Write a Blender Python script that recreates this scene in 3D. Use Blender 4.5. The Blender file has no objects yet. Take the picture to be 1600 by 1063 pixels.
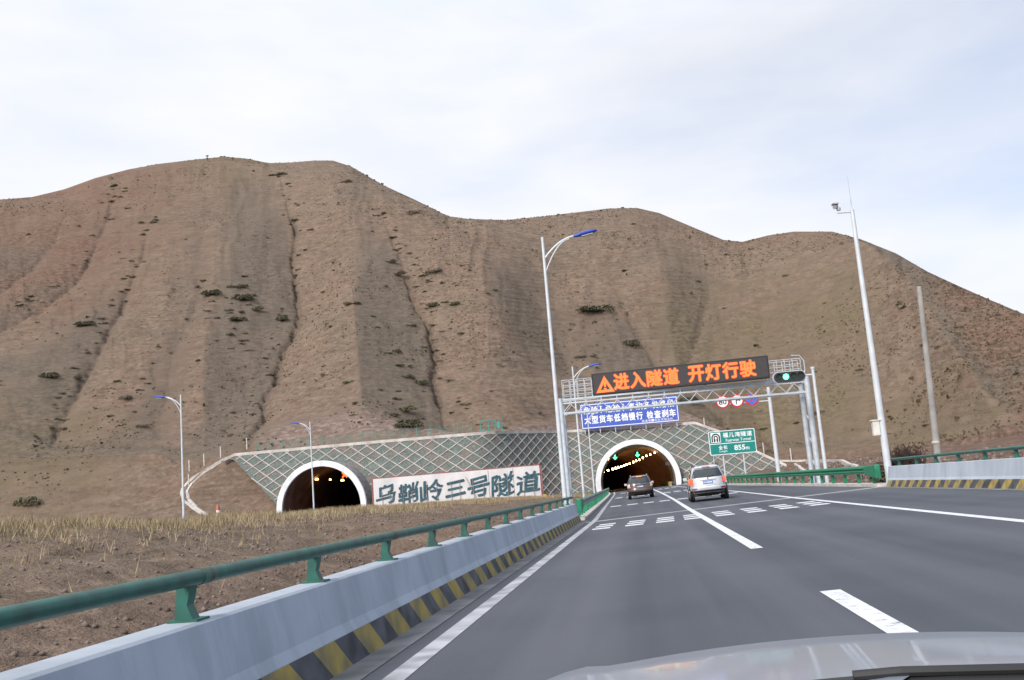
import bpy, math, random
import numpy as np
from mathutils import Vector, Matrix
R = math.radians
random.seed(7); rng = np.random.default_rng(7)
scene = bpy.context.scene
COL = scene.collection

# ------------------------------------------------------------------ camera
H = 1.26
CF, CX, CY = 1500.0, 800.0, 531.5                  # focal length and centre, in photo pixels
def cv(x, y): return np.array([(x-CX)/CF, (y-CY)/CF, 1.0])
_F = cv(1005, 754); _F /= np.linalg.norm(_F)
_U = np.cross(_F, cv(0, 754+.0805*1005)); _U /= np.linalg.norm(_U)
if _U[1] > 0: _U = -_U
_R = np.cross(_F, _U)
if _R[0] < 0: _R = -_R
WM = np.array([_R, _F, _U])                         # camera axes -> world axes
def ray(px, py): return WM @ cv(px, py)
def at(px, py, Y):                                  # surveyed point at a distance Y down the road
    d = ray(px, py); return d*Y/d[1] + np.array([0, 0, H])
cam_data = bpy.data.cameras.new('camera'); cam = bpy.data.objects.new('camera', cam_data); COL.objects.link(cam)
cam_data.lens = 36*CF/1600; cam_data.sensor_width = 36; cam_data.clip_start = .05; cam_data.clip_end = 6000
m = Matrix.Identity(4)
for i in range(3):
    m[i][0] = WM[i, 0]; m[i][1] = -WM[i, 1]; m[i][2] = -WM[i, 2]
m[2][3] = H
cam.matrix_world = m
scene.camera = cam

# ------------------------------------------------------------------ sky, sun, exposure
SUN_AZ, SUN_EL = -154.0, 34.0                        # degrees from the road direction (left), above the horizon
world = bpy.data.worlds.new('World'); scene.world = world; world.use_nodes = True
nt = world.node_tree; nt.nodes.clear()
def N(tree, t, **kw):
    n = tree.nodes.new(t)
    for k, v in kw.items(): setattr(n, k, v)
    return n
def L(tree, a, b): tree.links.new(a, b)
def math_node(tree, op, a, b=None, clamp=False):
    n = N(tree, 'ShaderNodeMath', operation=op); n.use_clamp = clamp
    for i, v in enumerate((a, b)):
        if v is None: continue
        if isinstance(v, (int, float)): n.inputs[i].default_value = v
        else: L(tree, v, n.inputs[i])
    return n.outputs[0]
def ramp(tree, fac, stops):
    n = N(tree, 'ShaderNodeValToRGB')
    e = n.color_ramp.elements
    while len(e) < len(stops): e.new(.5)
    for el, (p, c) in zip(e, stops):
        el.position = p; el.color = (*c, 1) if len(c) == 3 else c
    L(tree, fac, n.inputs[0]); return n.outputs[0]
sky = N(nt, 'ShaderNodeTexSky', sky_type='NISHITA'); sky.sun_disc = False
sky.sun_elevation = R(SUN_EL); sky.sun_rotation = R(SUN_AZ); sky.altitude = 2500; sky.air_density = 1.0; sky.dust_density = 1.5
bg1 = N(nt, 'ShaderNodeBackground'); bg1.inputs[1].default_value = .125; L(nt, sky.outputs[0], bg1.inputs[0])
tc = N(nt, 'ShaderNodeTexCoord')
sep = N(nt, 'ShaderNodeSeparateXYZ'); L(nt, tc.outputs['Generated'], sep.inputs[0])
mp = N(nt, 'ShaderNodeMapping'); mp.inputs['Scale'].default_value = (1.6, 1.6, 5.0); L(nt, tc.outputs['Generated'], mp.inputs[0])
n1 = N(nt, 'ShaderNodeTexNoise'); n1.inputs['Scale'].default_value = 1.25; n1.inputs['Detail'].default_value = 5; n1.inputs['Roughness'].default_value = .5
n1.inputs['Distortion'].default_value = .3
L(nt, mp.outputs[0], n1.inputs['Vector'])
n2 = N(nt, 'ShaderNodeTexNoise'); n2.inputs['Scale'].default_value = 3.2; n2.inputs['Detail'].default_value = 4; L(nt, mp.outputs[0], n2.inputs['Vector'])
# cloud cover: thick to the left and low, thinning to the right
cov = math_node(nt, 'MULTIPLY_ADD', sep.outputs[0], -.85); nt.nodes[-1].inputs[2].default_value = .92
cov = math_node(nt, 'ADD', cov, math_node(nt, 'MULTIPLY', math_node(nt, 'SUBTRACT', n1.outputs[0], .5), .95))
lowz = N(nt, 'ShaderNodeMapRange'); lowz.inputs[1].default_value = .05; lowz.inputs[2].default_value = .34; lowz.inputs[3].default_value = .42; lowz.inputs[4].default_value = 0.; L(nt, sep.outputs[2], lowz.inputs[0])
cov = math_node(nt, 'ADD', cov, lowz.outputs[0])
cov = math_node(nt, 'MAXIMUM', math_node(nt, 'MINIMUM', cov, 1.0), .27)
ccol = ramp(nt, n2.outputs[0], [(.30, (.64, .68, .77)), (.50, (.705, .725, .78)), (.68, (.755, .76, .785))])
up = N(nt, 'ShaderNodeMapRange'); up.inputs[1].default_value = .45; up.inputs[2].default_value = .95; up.inputs[3].default_value = .98; up.inputs[4].default_value = 1.45
L(nt, sep.outputs[2], up.inputs[0])
bg2 = N(nt, 'ShaderNodeBackground'); L(nt, ccol, bg2.inputs[0]); L(nt, up.outputs[0], bg2.inputs[1])
mix = N(nt, 'ShaderNodeMixShader'); L(nt, cov, mix.inputs[0]); L(nt, bg1.outputs[0], mix.inputs[1]); L(nt, bg2.outputs[0], mix.inputs[2])
out = N(nt, 'ShaderNodeOutputWorld'); L(nt, mix.outputs[0], out.inputs[0])

sl = bpy.data.lights.new('sun', 'SUN'); sun = bpy.data.objects.new('sun', sl); COL.objects.link(sun)
sl.energy = 2.7; sl.angle = R(18); sl.color = (1, .93, .84)
sd = Vector((math.sin(R(SUN_AZ))*math.cos(R(SUN_EL)), math.cos(R(SUN_AZ))*math.cos(R(SUN_EL)), math.sin(R(SUN_EL))))
sun.rotation_euler = sd.to_track_quat('Z', 'Y').to_euler(); sun.location = (-60, 0, 90)
vs = scene.view_settings; vs.view_transform = 'Standard'; vs.look = 'None'; vs.exposure = .42; vs.gamma = 1
scene.cycles.use_denoising = True
scene.cycles.max_bounces = 6

# ------------------------------------------------------------------ materials
MATS = {}
def mat(name, col, rough=.7, metal=0., var=.12, scale=6., bump=0., bscale=None, spec=.4, emit=None, estr=0., coat=0., coat_r=.08, dirt=None):
    if name in MATS: return MATS[name]
    ma = bpy.data.materials.new(name); ma.use_nodes = True; t = ma.node_tree
    b = t.nodes['Principled BSDF']
    b.inputs['Roughness'].default_value = rough; b.inputs['Metallic'].default_value = metal
    b.inputs['Specular IOR Level'].default_value = spec; b.inputs['Coat Weight'].default_value = coat; b.inputs['Coat Roughness'].default_value = coat_r
    tcn = N(t, 'ShaderNodeTexCoord')
    nz = N(t, 'ShaderNodeTexNoise'); nz.inputs['Scale'].default_value = scale; nz.inputs['Detail'].default_value = 6
    L(t, tcn.outputs['Object'], nz.inputs['Vector'])
    lo = tuple(c*(1-var) for c in col); hi = tuple(min(1, c*(1+var)) for c in col)
    if dirt: lo = dirt
    c = ramp(t, nz.outputs[0], [(.36, lo), (.62, hi)])
    L(t, c, b.inputs['Base Color'])
    if bump:
        nb = N(t, 'ShaderNodeTexNoise'); nb.inputs['Scale'].default_value = bscale or scale*4; nb.inputs['Detail'].default_value = 5
        L(t, tcn.outputs['Object'], nb.inputs['Vector'])
        bp = N(t, 'ShaderNodeBump'); bp.inputs['Strength'].default_value = bump; bp.inputs['Distance'].default_value = .05
        L(t, nb.outputs[0], bp.inputs['Height']); L(t, bp.outputs[0], b.inputs['Normal'])
    if emit:
        b.inputs['Emission Color'].default_value = (*emit, 1); b.inputs['Emission Strength'].default_value = estr
    MATS[name] = ma; return ma
M_STEEL = mat('galvanised_steel', (.50, .55, .60), .45, .25, .10, 3)
M_POLE = mat('painted_pole', (.56, .60, .64), .4, .1, .08, 2)
M_GREEN = mat('green_rail_paint', (.020, .110, .085), .45, 0, .2, 5, dirt=(.022, .078, .064))
M_GREEN2 = mat('green_guardrail_paint', (.018, .19, .105), .45, 0, .18, 5)
M_BEAMGREY = mat('dusty_beam', (.22, .27, .25), .6, 0, .2, 3, dirt=(.15, .23, .20))
M_CONC = mat('barrier_concrete', (.40, .45, .52), .85, 0, .07, .9, .05, 14, dirt=(.37, .42, .485))
M_PALECONC = mat('pale_concrete', (.50, .47, .44), .9, 0, .15, 2, .3)
M_YEL = mat('yellow_paint', (.32, .24, .06), .75, 0, .2, 3, dirt=(.19, .165, .09))
M_BLK = mat('black_paint', (.07, .074, .085), .75, 0, .45, 3)
M_WHITE = mat('white_paint', (.72, .73, .76), .7, 0, .08, 2)
M_RING = mat('portal_white', (.76, .78, .82), .8, 0, .07, 1.1)
M_RIB = mat('lattice_rib', (.38, .345, .33), .9, 0, .2, 1.0)
M_BLUE = mat('lamp_blue', (.035, .08, .42), .4, 0, .1, 3)
M_SBLUE = mat('sign_blue', (.060, .112, .47), .5, 0, .06, .6)
M_SGREEN = mat('sign_green', (.004, .21, .19), .5, 0, .06, .8)
M_SWHITE = mat('sign_white', (.80, .82, .84), .5, 0, .03, 2)
M_RED = mat('sign_red', (.48, .03, .05), .5, 0, .08, 2)
M_TXT = mat('sign_black', (.02, .02, .022), .6, 0, .1, 3)
M_CASE = mat('led_case', (.018, .017, .020), .5, 0, .1, 3)
M_SCREEN = mat('led_screen', (.040, .037, .042), .6, 0, .1, 8)
M_LEDO = mat('led_orange', (.3, .08, .02), .5, 0, .05, 3, emit=(1, .20, .035), estr=.95)
M_LEDR = mat('led_red', (.3, .03, .01), .5, 0, .05, 3, emit=(.9, .045, .015), estr=.6)
M_GLOW = mat('green_lens_lit', (.1, .8, .4), .3, 0, .02, 3, emit=(.10, 1.0, .38), estr=3.5)
M_LENS = mat('dark_lens', (.02, .03, .03), .2, 0, .1, 3)
M_HOUSING = mat('signal_housing', (.03, .032, .035), .5, 0, .1, 3)
M_TLAMP = mat('sodium_lamp', (.9, .6, .2), .4, 0, .02, 3, emit=(1, .50, .18), estr=34)
M_TLAMP2 = mat('weak_sodium_lamp', (.9, .6, .2), .4, 0, .02, 3, emit=(1, .50, .14), estr=8)
M_REDX = mat('red_cross_lit', (.8, .1, .05), .4, 0, .02, 3, emit=(1, .10, .02), estr=3)
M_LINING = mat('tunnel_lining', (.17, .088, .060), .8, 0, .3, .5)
M_TOUT = mat('portal_shell', (.22, .20, .19), .9, 0, .4, 2, .4)
M_STONEB = mat('sign_board_stone', (.62, .61, .63), .8, 0, .06, .5)
M_TEAL = mat('teal_lettering', (.025, .085, .115), .6, 0, .25, 2)
M_MAROON = mat('maroon_trim', (.25, .10, .10), .7, 0, .2, 2)
M_RUST = mat('thin_rod', (.30, .27, .26), .6, .2, .2, 4)
M_TEALF = mat('teal_fence', (.05, .24, .21), .6, 0, .2, 3)
M_ORANGE = mat('orange_plastic', (.42, .12, .07), .5, 0, .1, 3)
M_YBALL = mat('yellow_marker', (.65, .33, .02), .5, 0, .1, 3)
M_TYRE = mat('tyre', (.018, .018, .019), .85, 0, .2, 10)
M_RIM = mat('alloy_rim', (.45, .46, .48), .35, .8, .08, 4)
M_GLASS = mat('car_glass', (.030, .042, .052), .06, 0, .1, 2, spec=.8)
M_TRIM = mat('black_trim', (.022, .022, .024), .55, 0, .15, 6)
M_SILVER = mat('silver_paint', (.60, .62, .66), .32, .35, .04, 2, coat=.6)
M_BROWN = mat('brown_paint', (.135, .105, .095), .32, .45, .06, 2, coat=.6)
M_TAIL = mat('tail_lamp_orange', (.60, .09, .04), .2, 0, .1, 5, emit=(1, .16, .05), estr=.55)
M_TAILW = mat('tail_lamp_pink', (.62, .40, .38), .2, 0, .1, 5, emit=(1, .65, .55), estr=.25)
M_BRAKE = mat('brake_lamp_lit', (.7, .2, .05), .3, 0, .05, 5, emit=(1, .25, .04), estr=1.1)
M_REFL = mat('red_reflector', (.28, .015, .03), .3, 0, .1, 5)
M_PLATE = mat('blue_plate', (.04, .13, .45), .4, 0, .08, 8)
M_CHROME = mat('chrome', (.7, .71, .72), .15, 1, .03, 4)
M_CPOLE = mat('old_concrete_pole', (.30, .29, .28), .9, 0, .15, 2, .3)
M_TWIG = mat('dead_weed', (.055, .036, .030), .9, 0, .3, 2)

# ------------------------------------------------------------------ mesh helper
def streaks(ma, axis_scale, lo):
    t = ma.node_tree; b = t.nodes['Principled BSDF']; src = b.inputs['Base Color'].links[0].from_socket
    g = N(t, 'ShaderNodeNewGeometry'); mpn = N(t, 'ShaderNodeMapping'); mpn.inputs['Scale'].default_value = axis_scale; L(t, g.outputs['Position'], mpn.inputs[0])
    n = N(t, 'ShaderNodeTexNoise'); n.inputs['Scale'].default_value = 1; n.inputs['Detail'].default_value = 6; n.inputs['Roughness'].default_value = .65; L(t, mpn.outputs[0], n.inputs['Vector'])
    mx = N(t, 'ShaderNodeMix', data_type='RGBA', blend_type='MULTIPLY'); mx.inputs[0].default_value = 1
    L(t, src, mx.inputs[6]); L(t, ramp(t, n.outputs[0], [(.38, (lo,)*3), (.52, (1, 1, 1)), (.72, (1.06,)*3)]), mx.inputs[7]); L(t, mx.outputs[2], b.inputs['Base Color'])
streaks(M_CONC, (1.0, 2.2, .5), .86); streaks(M_RING, (.9, .9, .25), .88); streaks(M_STONEB, (.5, .5, .16), .90)
class MB:
    def __init__(s): s.v = []; s.f = []
    def add(s, vs, fs):
        o = len(s.v); s.v += [tuple(map(float, p)) for p in vs]; s.f += [tuple(i+o for i in f) for f in fs]; return s
    def box(s, c, d, ax=None):
        c = np.array(c, float); h = np.array(d, float)/2
        A = np.eye(3) if ax is None else np.array(ax, float)
        vs = [c + A[0]*h[0]*i + A[1]*h[1]*j + A[2]*h[2]*k for i in (-1, 1) for j in (-1, 1) for k in (-1, 1)]
        return s.add(vs, [(0,1,3,2),(4,6,7,5),(0,4,5,1),(2,3,7,6),(0,2,6,4),(1,5,7,3)])
    def bar(s, p, q, w, h=None, upv=(0, 0, 1)):
        p = np.array(p, float); q = np.array(q, float); d = q-p; l = np.linalg.norm(d); d /= l
        a = np.cross(d, upv)
        if np.linalg.norm(a) < 1e-3: a = np.cross(d, (1, 0, 0))
        a /= np.linalg.norm(a); b = np.cross(a, d)
        return s.box((p+q)/2, (w, l, h or w), (a, d, b))
    def tube(s, pts, r, n=10, cap=True):
        pts = [np.array(p, float) for p in pts]
        rs = r if hasattr(r, '__len__') else [r]*len(pts)
        rings = []
        ref = np.array([0, 0, 1.])
        d0 = pts[-1]-pts[0]; d0 /= np.linalg.norm(d0)
        if abs(d0[2]) > .9: ref = np.array([0, 1., 0])
        for i, p in enumerate(pts):
            d = pts[min(i+1, len(pts)-1)] - pts[max(i-1, 0)]; d /= np.linalg.norm(d)
            a = np.cross(d, ref); a /= np.linalg.norm(a); b = np.cross(a, d)
            rings.append([p + rs[i]*(a*math.cos(t)+b*math.sin(t)) for t in np.linspace(0, 2*math.pi, n, endpoint=False)])
        vs = [p for r_ in rings for p in r_]; fs = []
        for i in range(len(pts)-1):
            for j in range(n):
                k = (j+1) % n
                fs.append((i*n+j, i*n+k, (i+1)*n+k, (i+1)*n+j))
        if cap: fs += [tuple(range(n))[::-1], tuple((len(pts)-1)*n+j for j in range(n))]
        return s.add(vs, fs)
    def prism(s, poly, o, ex, ey, ez, depth):
        """polygon (u,v) on axes ex, ey at o, thickened by depth along ez"""
        o, ex, ey, ez = (np.array(a, float) for a in (o, ex, ey, ez)); n = len(poly)
        vs = [o+ex*u+ey*v for u, v in poly] + [o+ex*u+ey*v+ez*depth for u, v in poly]
        return s.add(vs, [tuple(range(n)), tuple(range(n, 2*n))[::-1]] + [(i, i+n, (i+1) % n+n, (i+1) % n) for i in range(n)])
    def grid(s, P):
        P = np.asarray(P, float); a, b = P.shape[:2]
        return s.add(P.reshape(-1, 3), [(i*b+j, i*b+j+1, (i+1)*b+j+1, (i+1)*b+j) for i in range(a-1) for j in range(b-1)])
    def loft(s, rings, cap=True):
        n = len(rings[0]); vs = [p for r_ in rings for p in r_]; fs = []
        for i in range(len(rings)-1):
            for j in range(n):
                k = (j+1) % n; fs.append((i*n+j, i*n+k, (i+1)*n+k, (i+1)*n+j))
        if cap: fs += [tuple(range(n))[::-1], tuple((len(rings)-1)*n+j for j in range(n))]
        return s.add(vs, fs)
    def build(s, name, ma, parent=None, smooth=False, bevel=0.):
        me = bpy.data.meshes.new(name)
        off = np.array(base_of(parent)) if parent is not None else np.zeros(3)
        V = np.array(s.v).reshape(-1, 3) - off
        me.from_pydata(V.tolist(), [], s.f); me.update()
        for ma_ in (ma if isinstance(ma, (list, tuple)) else [ma]): me.materials.append(ma_)
        import bmesh
        bm = bmesh.new(); bm.from_mesh(me); bmesh.ops.recalc_face_normals(bm, faces=bm.faces); bm.to_mesh(me); bm.free()
        o = bpy.data.objects.new(name, me); COL.objects.link(o)
        if parent is not None: o.parent = parent
        if smooth:
            for p in me.polygons: p.use_smooth = True
            me.set_sharp_from_angle(angle=R(40))
        if bevel:
            mo = o.modifiers.new('bevel', 'BEVEL'); mo.width = bevel; mo.segments = 2; mo.limit_method = 'ANGLE'
        return o
def base_of(o):
    p = Vector((0, 0, 0))
    while o is not None: p = p + o.location; o = o.parent
    return p
def tag(o, label=None, cat=None, group=None, kind=None):
    for k, v in (('label', label), ('category', cat), ('group', group), ('kind', kind)):
        if v: o[k] = v
    return o
def thing(name, loc, label, cat, group=None):
    o = bpy.data.objects.new(name, None); COL.objects.link(o); o.location = tuple(map(float, loc)); o.empty_display_size = .2
    return tag(o, label, cat, group)
def dup(o, parent=None):
    c = o.copy(); COL.objects.link(c)
    if parent is not None: c.parent = parent
    for ch in list(o.children): dup(ch, c)
    return c
def struct(o, label=None): o['kind'] = 'structure'; return o

_tcache = {}
def text_geo(s, bold=0.0, res=3):
    """outline of a line of writing as flat mesh, scaled to the unit box of its ink"""
    key = (s, bold)
    if key in _tcache: return _tcache[key]
    cu = bpy.data.curves.new('writing', 'FONT'); cu.body = s; cu.size = 1; cu.offset = bold; cu.resolution_u = res; cu.fill_mode = 'FRONT'
    o = bpy.data.objects.new('writing', cu); COL.objects.link(o)
    dg = bpy.context.evaluated_depsgraph_get(); dg.update()
    me = o.evaluated_get(dg).to_mesh()
    V = np.array([v.co[:2] for v in me.vertices]).reshape(-1, 2); Fc = [tuple(p.vertices) for p in me.polygons]
    o.evaluated_get(dg).to_mesh_clear()
    bpy.data.objects.remove(o); bpy.data.curves.remove(cu)
    _tcache[key] = (V, Fc); return V, Fc
def put_text(mb, s, o, ex, ey, w, h, bold=0., ez=(0, -1, 0), off=.004, warp=None):
    """writing filling the box o + [0,w]*ex + [0,h]*ey, standing off by off along ez"""
    V, Fc = text_geo(s, 0.)
    if not len(V): return
    mn, mx = V.min(0), V.max(0); q = (V-mn)/(mx-mn)
    if s == '三': q[:, 1] = .06+.88*q[:, 1]
    if warp is not None: q = warp(q)
    o, ex, ey, ez = (np.array(a, float) for a in (o, ex, ey, ez))
    r_ = bold*h; ofs = [(0, 0)]+([(r_*math.cos(a), r_*math.sin(a)) for a in np.arange(8)*math.pi/4] if r_ > 0 else [])
    for k_, (du, dv) in enumerate(ofs):                        # heavier strokes: the outline laid again a little aside
        mb.add([o + ex*(u*(w-2*r_)+r_+du) + ey*(v*(h-2*r_)+r_+dv) + ez*(off+k_*.0006) for u, v in q], Fc)

# ------------------------------------------------------------------ numpy noise
def _hash(ix, iy, seed):
    h = (ix.astype(np.int64)*374761393 + iy.astype(np.int64)*668265263 + seed*982451653) & 0xFFFFFFFF
    h = ((h ^ (h >> 13))*1274126177) & 0xFFFFFFFF
    return ((h ^ (h >> 16)) & 0xFFFF)/65535.0
def vnoise(x, y, seed=0):
    x0 = np.floor(x); y0 = np.floor(y); fx = x-x0; fy = y-y0
    fx = fx*fx*(3-2*fx); fy = fy*fy*(3-2*fy)
    a = _hash(x0, y0, seed); b = _hash(x0+1, y0, seed); c = _hash(x0, y0+1, seed); d = _hash(x0+1, y0+1, seed)
    return (a*(1-fx)+b*fx)*(1-fy) + (c*(1-fx)+d*fx)*fy - .5
def fbm(x, y, seed=0, oct=4):
    s = 0; a = 1.
    for i in range(oct): s = s + a*vnoise(x*2**i, y*2**i, seed+i*17); a *= .5
    return s
def sm(a, b, x):                                   # smooth step; a > b steps down
    t = np.clip((np.asarray(x, float)-a)/(b-a), 0, 1); return t*t*(3-2*t)

# ------------------------------------------------------------------ ground shape
def zroad(x, y): return .033*np.asarray(x, float) + .0028*np.maximum(0, np.asarray(y, float)-40)
def I(t, pts): return np.interp(t, [p[0] for p in pts], [p[1] for p in pts])
LEFT_RAIL = [(-20, -2.75), (40, -2.8), (80, -3.5), (120, -4.35), (150, -5.6)]
RIGHT_RAIL = [(-20, 9.75), (40.5, 9.75), (85, 8.1), (146, 6.0)]
def wall_y(x): return 131.5 + 17.0*sm(-23.5, -10.0, x)
WLEAN = .65
def wall_top(x): return I(x, [(-78, 2.2), (-71, 4.0), (-66, 7.4), (-60, 10.05), (-40, 10.1), (-23, 10.0), (-12, 10.2), (0, 9.9), (9, 9.75), (13.2, 7.7), (17.7, 4.3), (22, 1.6), (26, 1.0)])
def wall_bot(x): return I(x, [(-64, 10.3), (-60, 9.4), (-49.5, .3), (30, .3)])
CREST = [(-30, -19, 1.8), (10, -19, 1.65), (26, -18.5, 1.49), (36, -18, 1.27), (46, -18, 1.11), (60, -18, .93), (85, -17.3, .58), (130, -14.5, .42), (160, -14, .42)]
def near_ground(x, y):
    cx = np.interp(y, [c[0] for c in CREST], [c[1] for c in CREST]); cz = np.interp(y, [c[0] for c in CREST], [c[2] for c in CREST])
    lr = I(y, LEFT_RAIL)-.25; rr = I(y, RIGHT_RAIL)+.25
    br = sm(35, 41, y)
    zl0 = -2.3*(1-br) + (zroad(lr, y)-.12)*br
    s = np.clip((lr-x)/(lr-cx), 0, 1)
    zl = zl0 + (cz-zl0)*(s*.75+.25*sm(0, 1, s))
    zl = zl + (.55-cz)*sm(0, 7, cx-x)                       # down to the other carriageway
    zl = zl + 1.6*sm(-56, -75, x) + 0*x
    zr0 = -1.2*(1-br) + (zroad(rr, y)-.10)*br
    zr_ = zr0 + np.clip(x-rr, 0, 60)*.055 + 1.1*(1-br)*sm(0, 14, x-rr) + .5*sm(4, 12, x-rr)
    zc = np.where(x < 3, zl0, zr0); t = np.clip((x-lr)/(rr-lr), 0, 1); zc = (zl0*(1-t)+zr0*t) - .35
    z = np.where(x < lr, zl, np.where(x > rr, zr_, zc))
    # bank behind the retaining wall
    wt = wall_top(x); up = np.clip((y-wall_y(x)-.9)/(WLEAN*9.7), 0, 1)
    z = z + np.maximum(wt-z-.15, 0)*up
    return z
RIDGE = [(0,312),(50,308),(100,296),(150,278),(200,265),(250,256),(300,250),(350,245),(385,248),(420,255),(455,254),(490,251),(520,251),(548,260),(600,290),(650,313),(700,338),(730,342),(790,344),(850,338),(900,332),(950,326),(995,325),(1030,333),(1080,354),(1130,375),(1160,378),(1200,368),(1240,362),(1300,362),(1345,374),(1400,396),(1450,425),(1500,448),(1550,470),(1600,491)]
rd = []
for x_, y_ in RIDGE:
    d = ray(x_, y_); rd.append((math.degrees(math.atan2(d[0], d[1])), d[2]/math.hypot(d[0], d[1])))
rd = [(-80, .20), (-60, .26), (-42, .31)] + rd + [(26, .085), (34, .06), (50, .09), (80, .1)]
def profile(t):
    a = t*(1.13-.13*t**3); b = 1 + .61*(t-1) - 1.0*(t-1)**2
    return np.where(t <= 1, a, np.maximum(b, -.2))
GULLY = [  # (photo polyline, broad depth, broad width px, rill depth, rill width px)
 ([(440,270),(455,310),(462,340),(465,400),(463,440),(440,490),(425,540),(410,590),(390,640),(380,690)], 6, 75, 1.3, 2.0),
 ([(590,320),(622,370),(640,400),(660,440),(668,480),(680,530),(690,580),(715,620),(755,665),(790,690)], 6.5, 75, 1.4, 2.0),
 ([(185,290),(175,328),(122,410),(73,454),(0,498),(-80,540)], 3.6, 60, .8, 2.6),
 ([(235,330),(222,380),(200,440),(165,500),(135,550),(110,600),(80,660)], 3.2, 55, .8, 2.6),
 ([(110,320),(85,370),(40,410),(-20,450)], 2.2, 45, .5, 3),
 ([(330,300),(318,370),(300,450),(270,560),(255,640)], 1.8, 40, .3, 7),
 ([(930,390),(965,430),(1000,470),(1050,520),(1100,580),(1150,640)], 4.5, 95, .8, 3),
 ([(1135,385),(1105,430),(1065,480),(1055,525)], 6, 105, .4, 6),
 ([(708,345),(770,385),(830,430),(880,500),(905,580),(900,660)], 1.3, 60, .3, 8),
 ([(1230,420),(1225,500),(1250,590),(1300,670)], 2.5, 70, .6, 7),
]
SPUR = [([(1300,362),(1345,390),(1420,462),(1490,560),(1550,660),(1600,720)], 5.0, 80),
        ([(505,255),(530,330),(548,430),(560,560),(575,660)], 3.0, 70),
        ([(350,250),(330,400),(315,560),(320,660)], 2.6, 80),
        ([(720,350),(770,450),(800,560),(830,650)], 1.2, 70)]
th = np.concatenate([np.linspace(-75, -38, 60, endpoint=False), np.linspace(-38, 24, 900, endpoint=False), np.linspace(24, 75, 70)])
thr = np.radians(th)
rr_ = np.concatenate([np.geomspace(2.6, 122, 190, endpoint=False), np.arange(122, 172, .55), np.arange(172, 390, 1.0), np.linspace(390, 620, 40)])
TH, RR = np.meshgrid(thr, rr_, indexing='ij')
X, Y = RR*np.sin(TH), RR*np.cos(TH)
e_t = np.interp(th, [p[0] for p in rd], [p[1] for p in rd])
Rb = np.empty_like(th)
for i, t in enumerate(thr):                                   # hill foot: just behind the wall's coping
    r_ = 130.
    for _ in range(40):
        x_ = r_*math.sin(t); yb = float(wall_y(x_))+.9+WLEAN*9.7+1.0
        if t > 0: yb = yb - 28*float(sm(20, 60, x_))
        r_ = .5*r_+.5*yb/math.cos(t)
    Rb[i] = r_
slope = np.interp(th, [-75, -30, -5, 10, 22, 75], [.58, .58, .56, .5, .42, .35])
Rr = (slope*Rb-9)/(slope-e_t)
k = np.exp(-np.linspace(-2, 2, 41)**2); k /= k.sum()
Rr = np.convolve(np.pad(Rr, 20, mode='edge'), k, 'valid')
tt = (RR-Rb[:, None])/(Rr-Rb)[:, None]
ZN = near_ground(X, Y)
Zr = H + Rr*e_t
hill = np.where(tt > 0, (Zr[:, None]-ZN)*profile(np.maximum(tt, 0)), 0)
# where each point would be seen: used to lay the gullies of the survey on the slope
base = ZN+hill
el = (base-H)/RR
def to_px(x, y, z):
    v = np.stack([x, y, z-H], -1) @ WM
    return CX+CF*v[..., 0]/v[..., 2], CY+CF*v[..., 1]/v[..., 2]
PU, PV = to_px(X, Y, base)
wgt = sm(.0, .12, tt)*(1-sm(.90, 1.06, tt))
disp = np.zeros_like(base); GUL = np.zeros_like(base)
for pts, D, W, d2, w2 in GULLY:
    ys = [p[1] for p in pts]; o_ = np.argsort(ys); gx = np.interp(PV, np.array(ys)[o_], np.array([p[0] for p in pts])[o_])
    wob = 17*fbm(PV/52., PU*0+D*9, 3, 4)
    du = np.abs(PU-gx+wob)*RR/360.
    vert = sm(ys[0]-25, ys[0]+110, PV)*(1-sm(ys[-1]-5, ys[-1]+40, PV))
    rough_ = np.clip(.9+1.7*fbm(PV/4.5, PU/40., 11, 3), .1, 2.0)
    disp -= vert*(D*np.exp(-(du/W))*1.0 + d2*rough_*np.exp(-(du/w2)**2))
    GUL = np.maximum(GUL, vert*np.exp(-(du/(w2*2.2))**2)*np.clip(rough_*.8, 0, 1))
for pts, d2, w2 in (([(-60, 645), (0, 648), (50, 652), (62, 660), (75, 672), (130, 678), (200, 681), (300, 690)], .9, 3.), ([(-60, 720), (0, 726), (130, 719), (240, 724), (290, 738)], -1.1, 5.), ([(-60, 760), (0, 762), (150, 764), (280, 776)], .7, 6.), ([(860, 520), (950, 523), (1010, 528), (1090, 545)], .5, 3.), ([(1290, 655), (1340, 668), (1400, 676)], .5, 4.)):
    gy = np.interp(PU, [p[0] for p in pts], [p[1] for p in pts])+3*fbm(PU/30., PU*0+3., 7, 3)
    msk = sm(pts[0][0], pts[0][0]+40, PU)*(1-sm(pts[-1][0]-30, pts[-1][0], PU))
    disp -= msk*d2*np.exp(-((PV-gy)/w2)**2)/np.maximum(wgt, .3)
for pts, D, W in SPUR:
    ys = [p[1] for p in pts]; gx = np.interp(PV, ys, [p[0] for p in pts])
    vert = sm(ys[0]-10, ys[0]+70, PV)
    disp += vert*D*np.exp(-np.abs(PU-gx)/W)
far = sm(-.02, .06, tt)
rough = -.9*np.abs(fbm(PU/30.+1.6*fbm(PU/80, PV/60, 61, 3), PV/110., 63, 4))*sm(.05, .3, tt) + 2.0*fbm(X/38, Y/38, 5, 3) + .75*fbm(X/9, Y/9, 9, 3) + .34*fbm(X/2.6, Y/2.6, 21, 2)
hill = hill + disp*np.maximum(wgt, .3*(tt > -.02)) + rough*far*np.clip(wgt+.2, 0, 1)
for _ in range(4):                                            # hold the skyline to the survey
    e_now = ((ZN+hill-H)/RR)[:, rr_ > 150].max(1)
    kf = (e_t - e_now); hill = hill + (kf*Rr)[:, None]*np.clip(tt, 0, 1)
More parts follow.
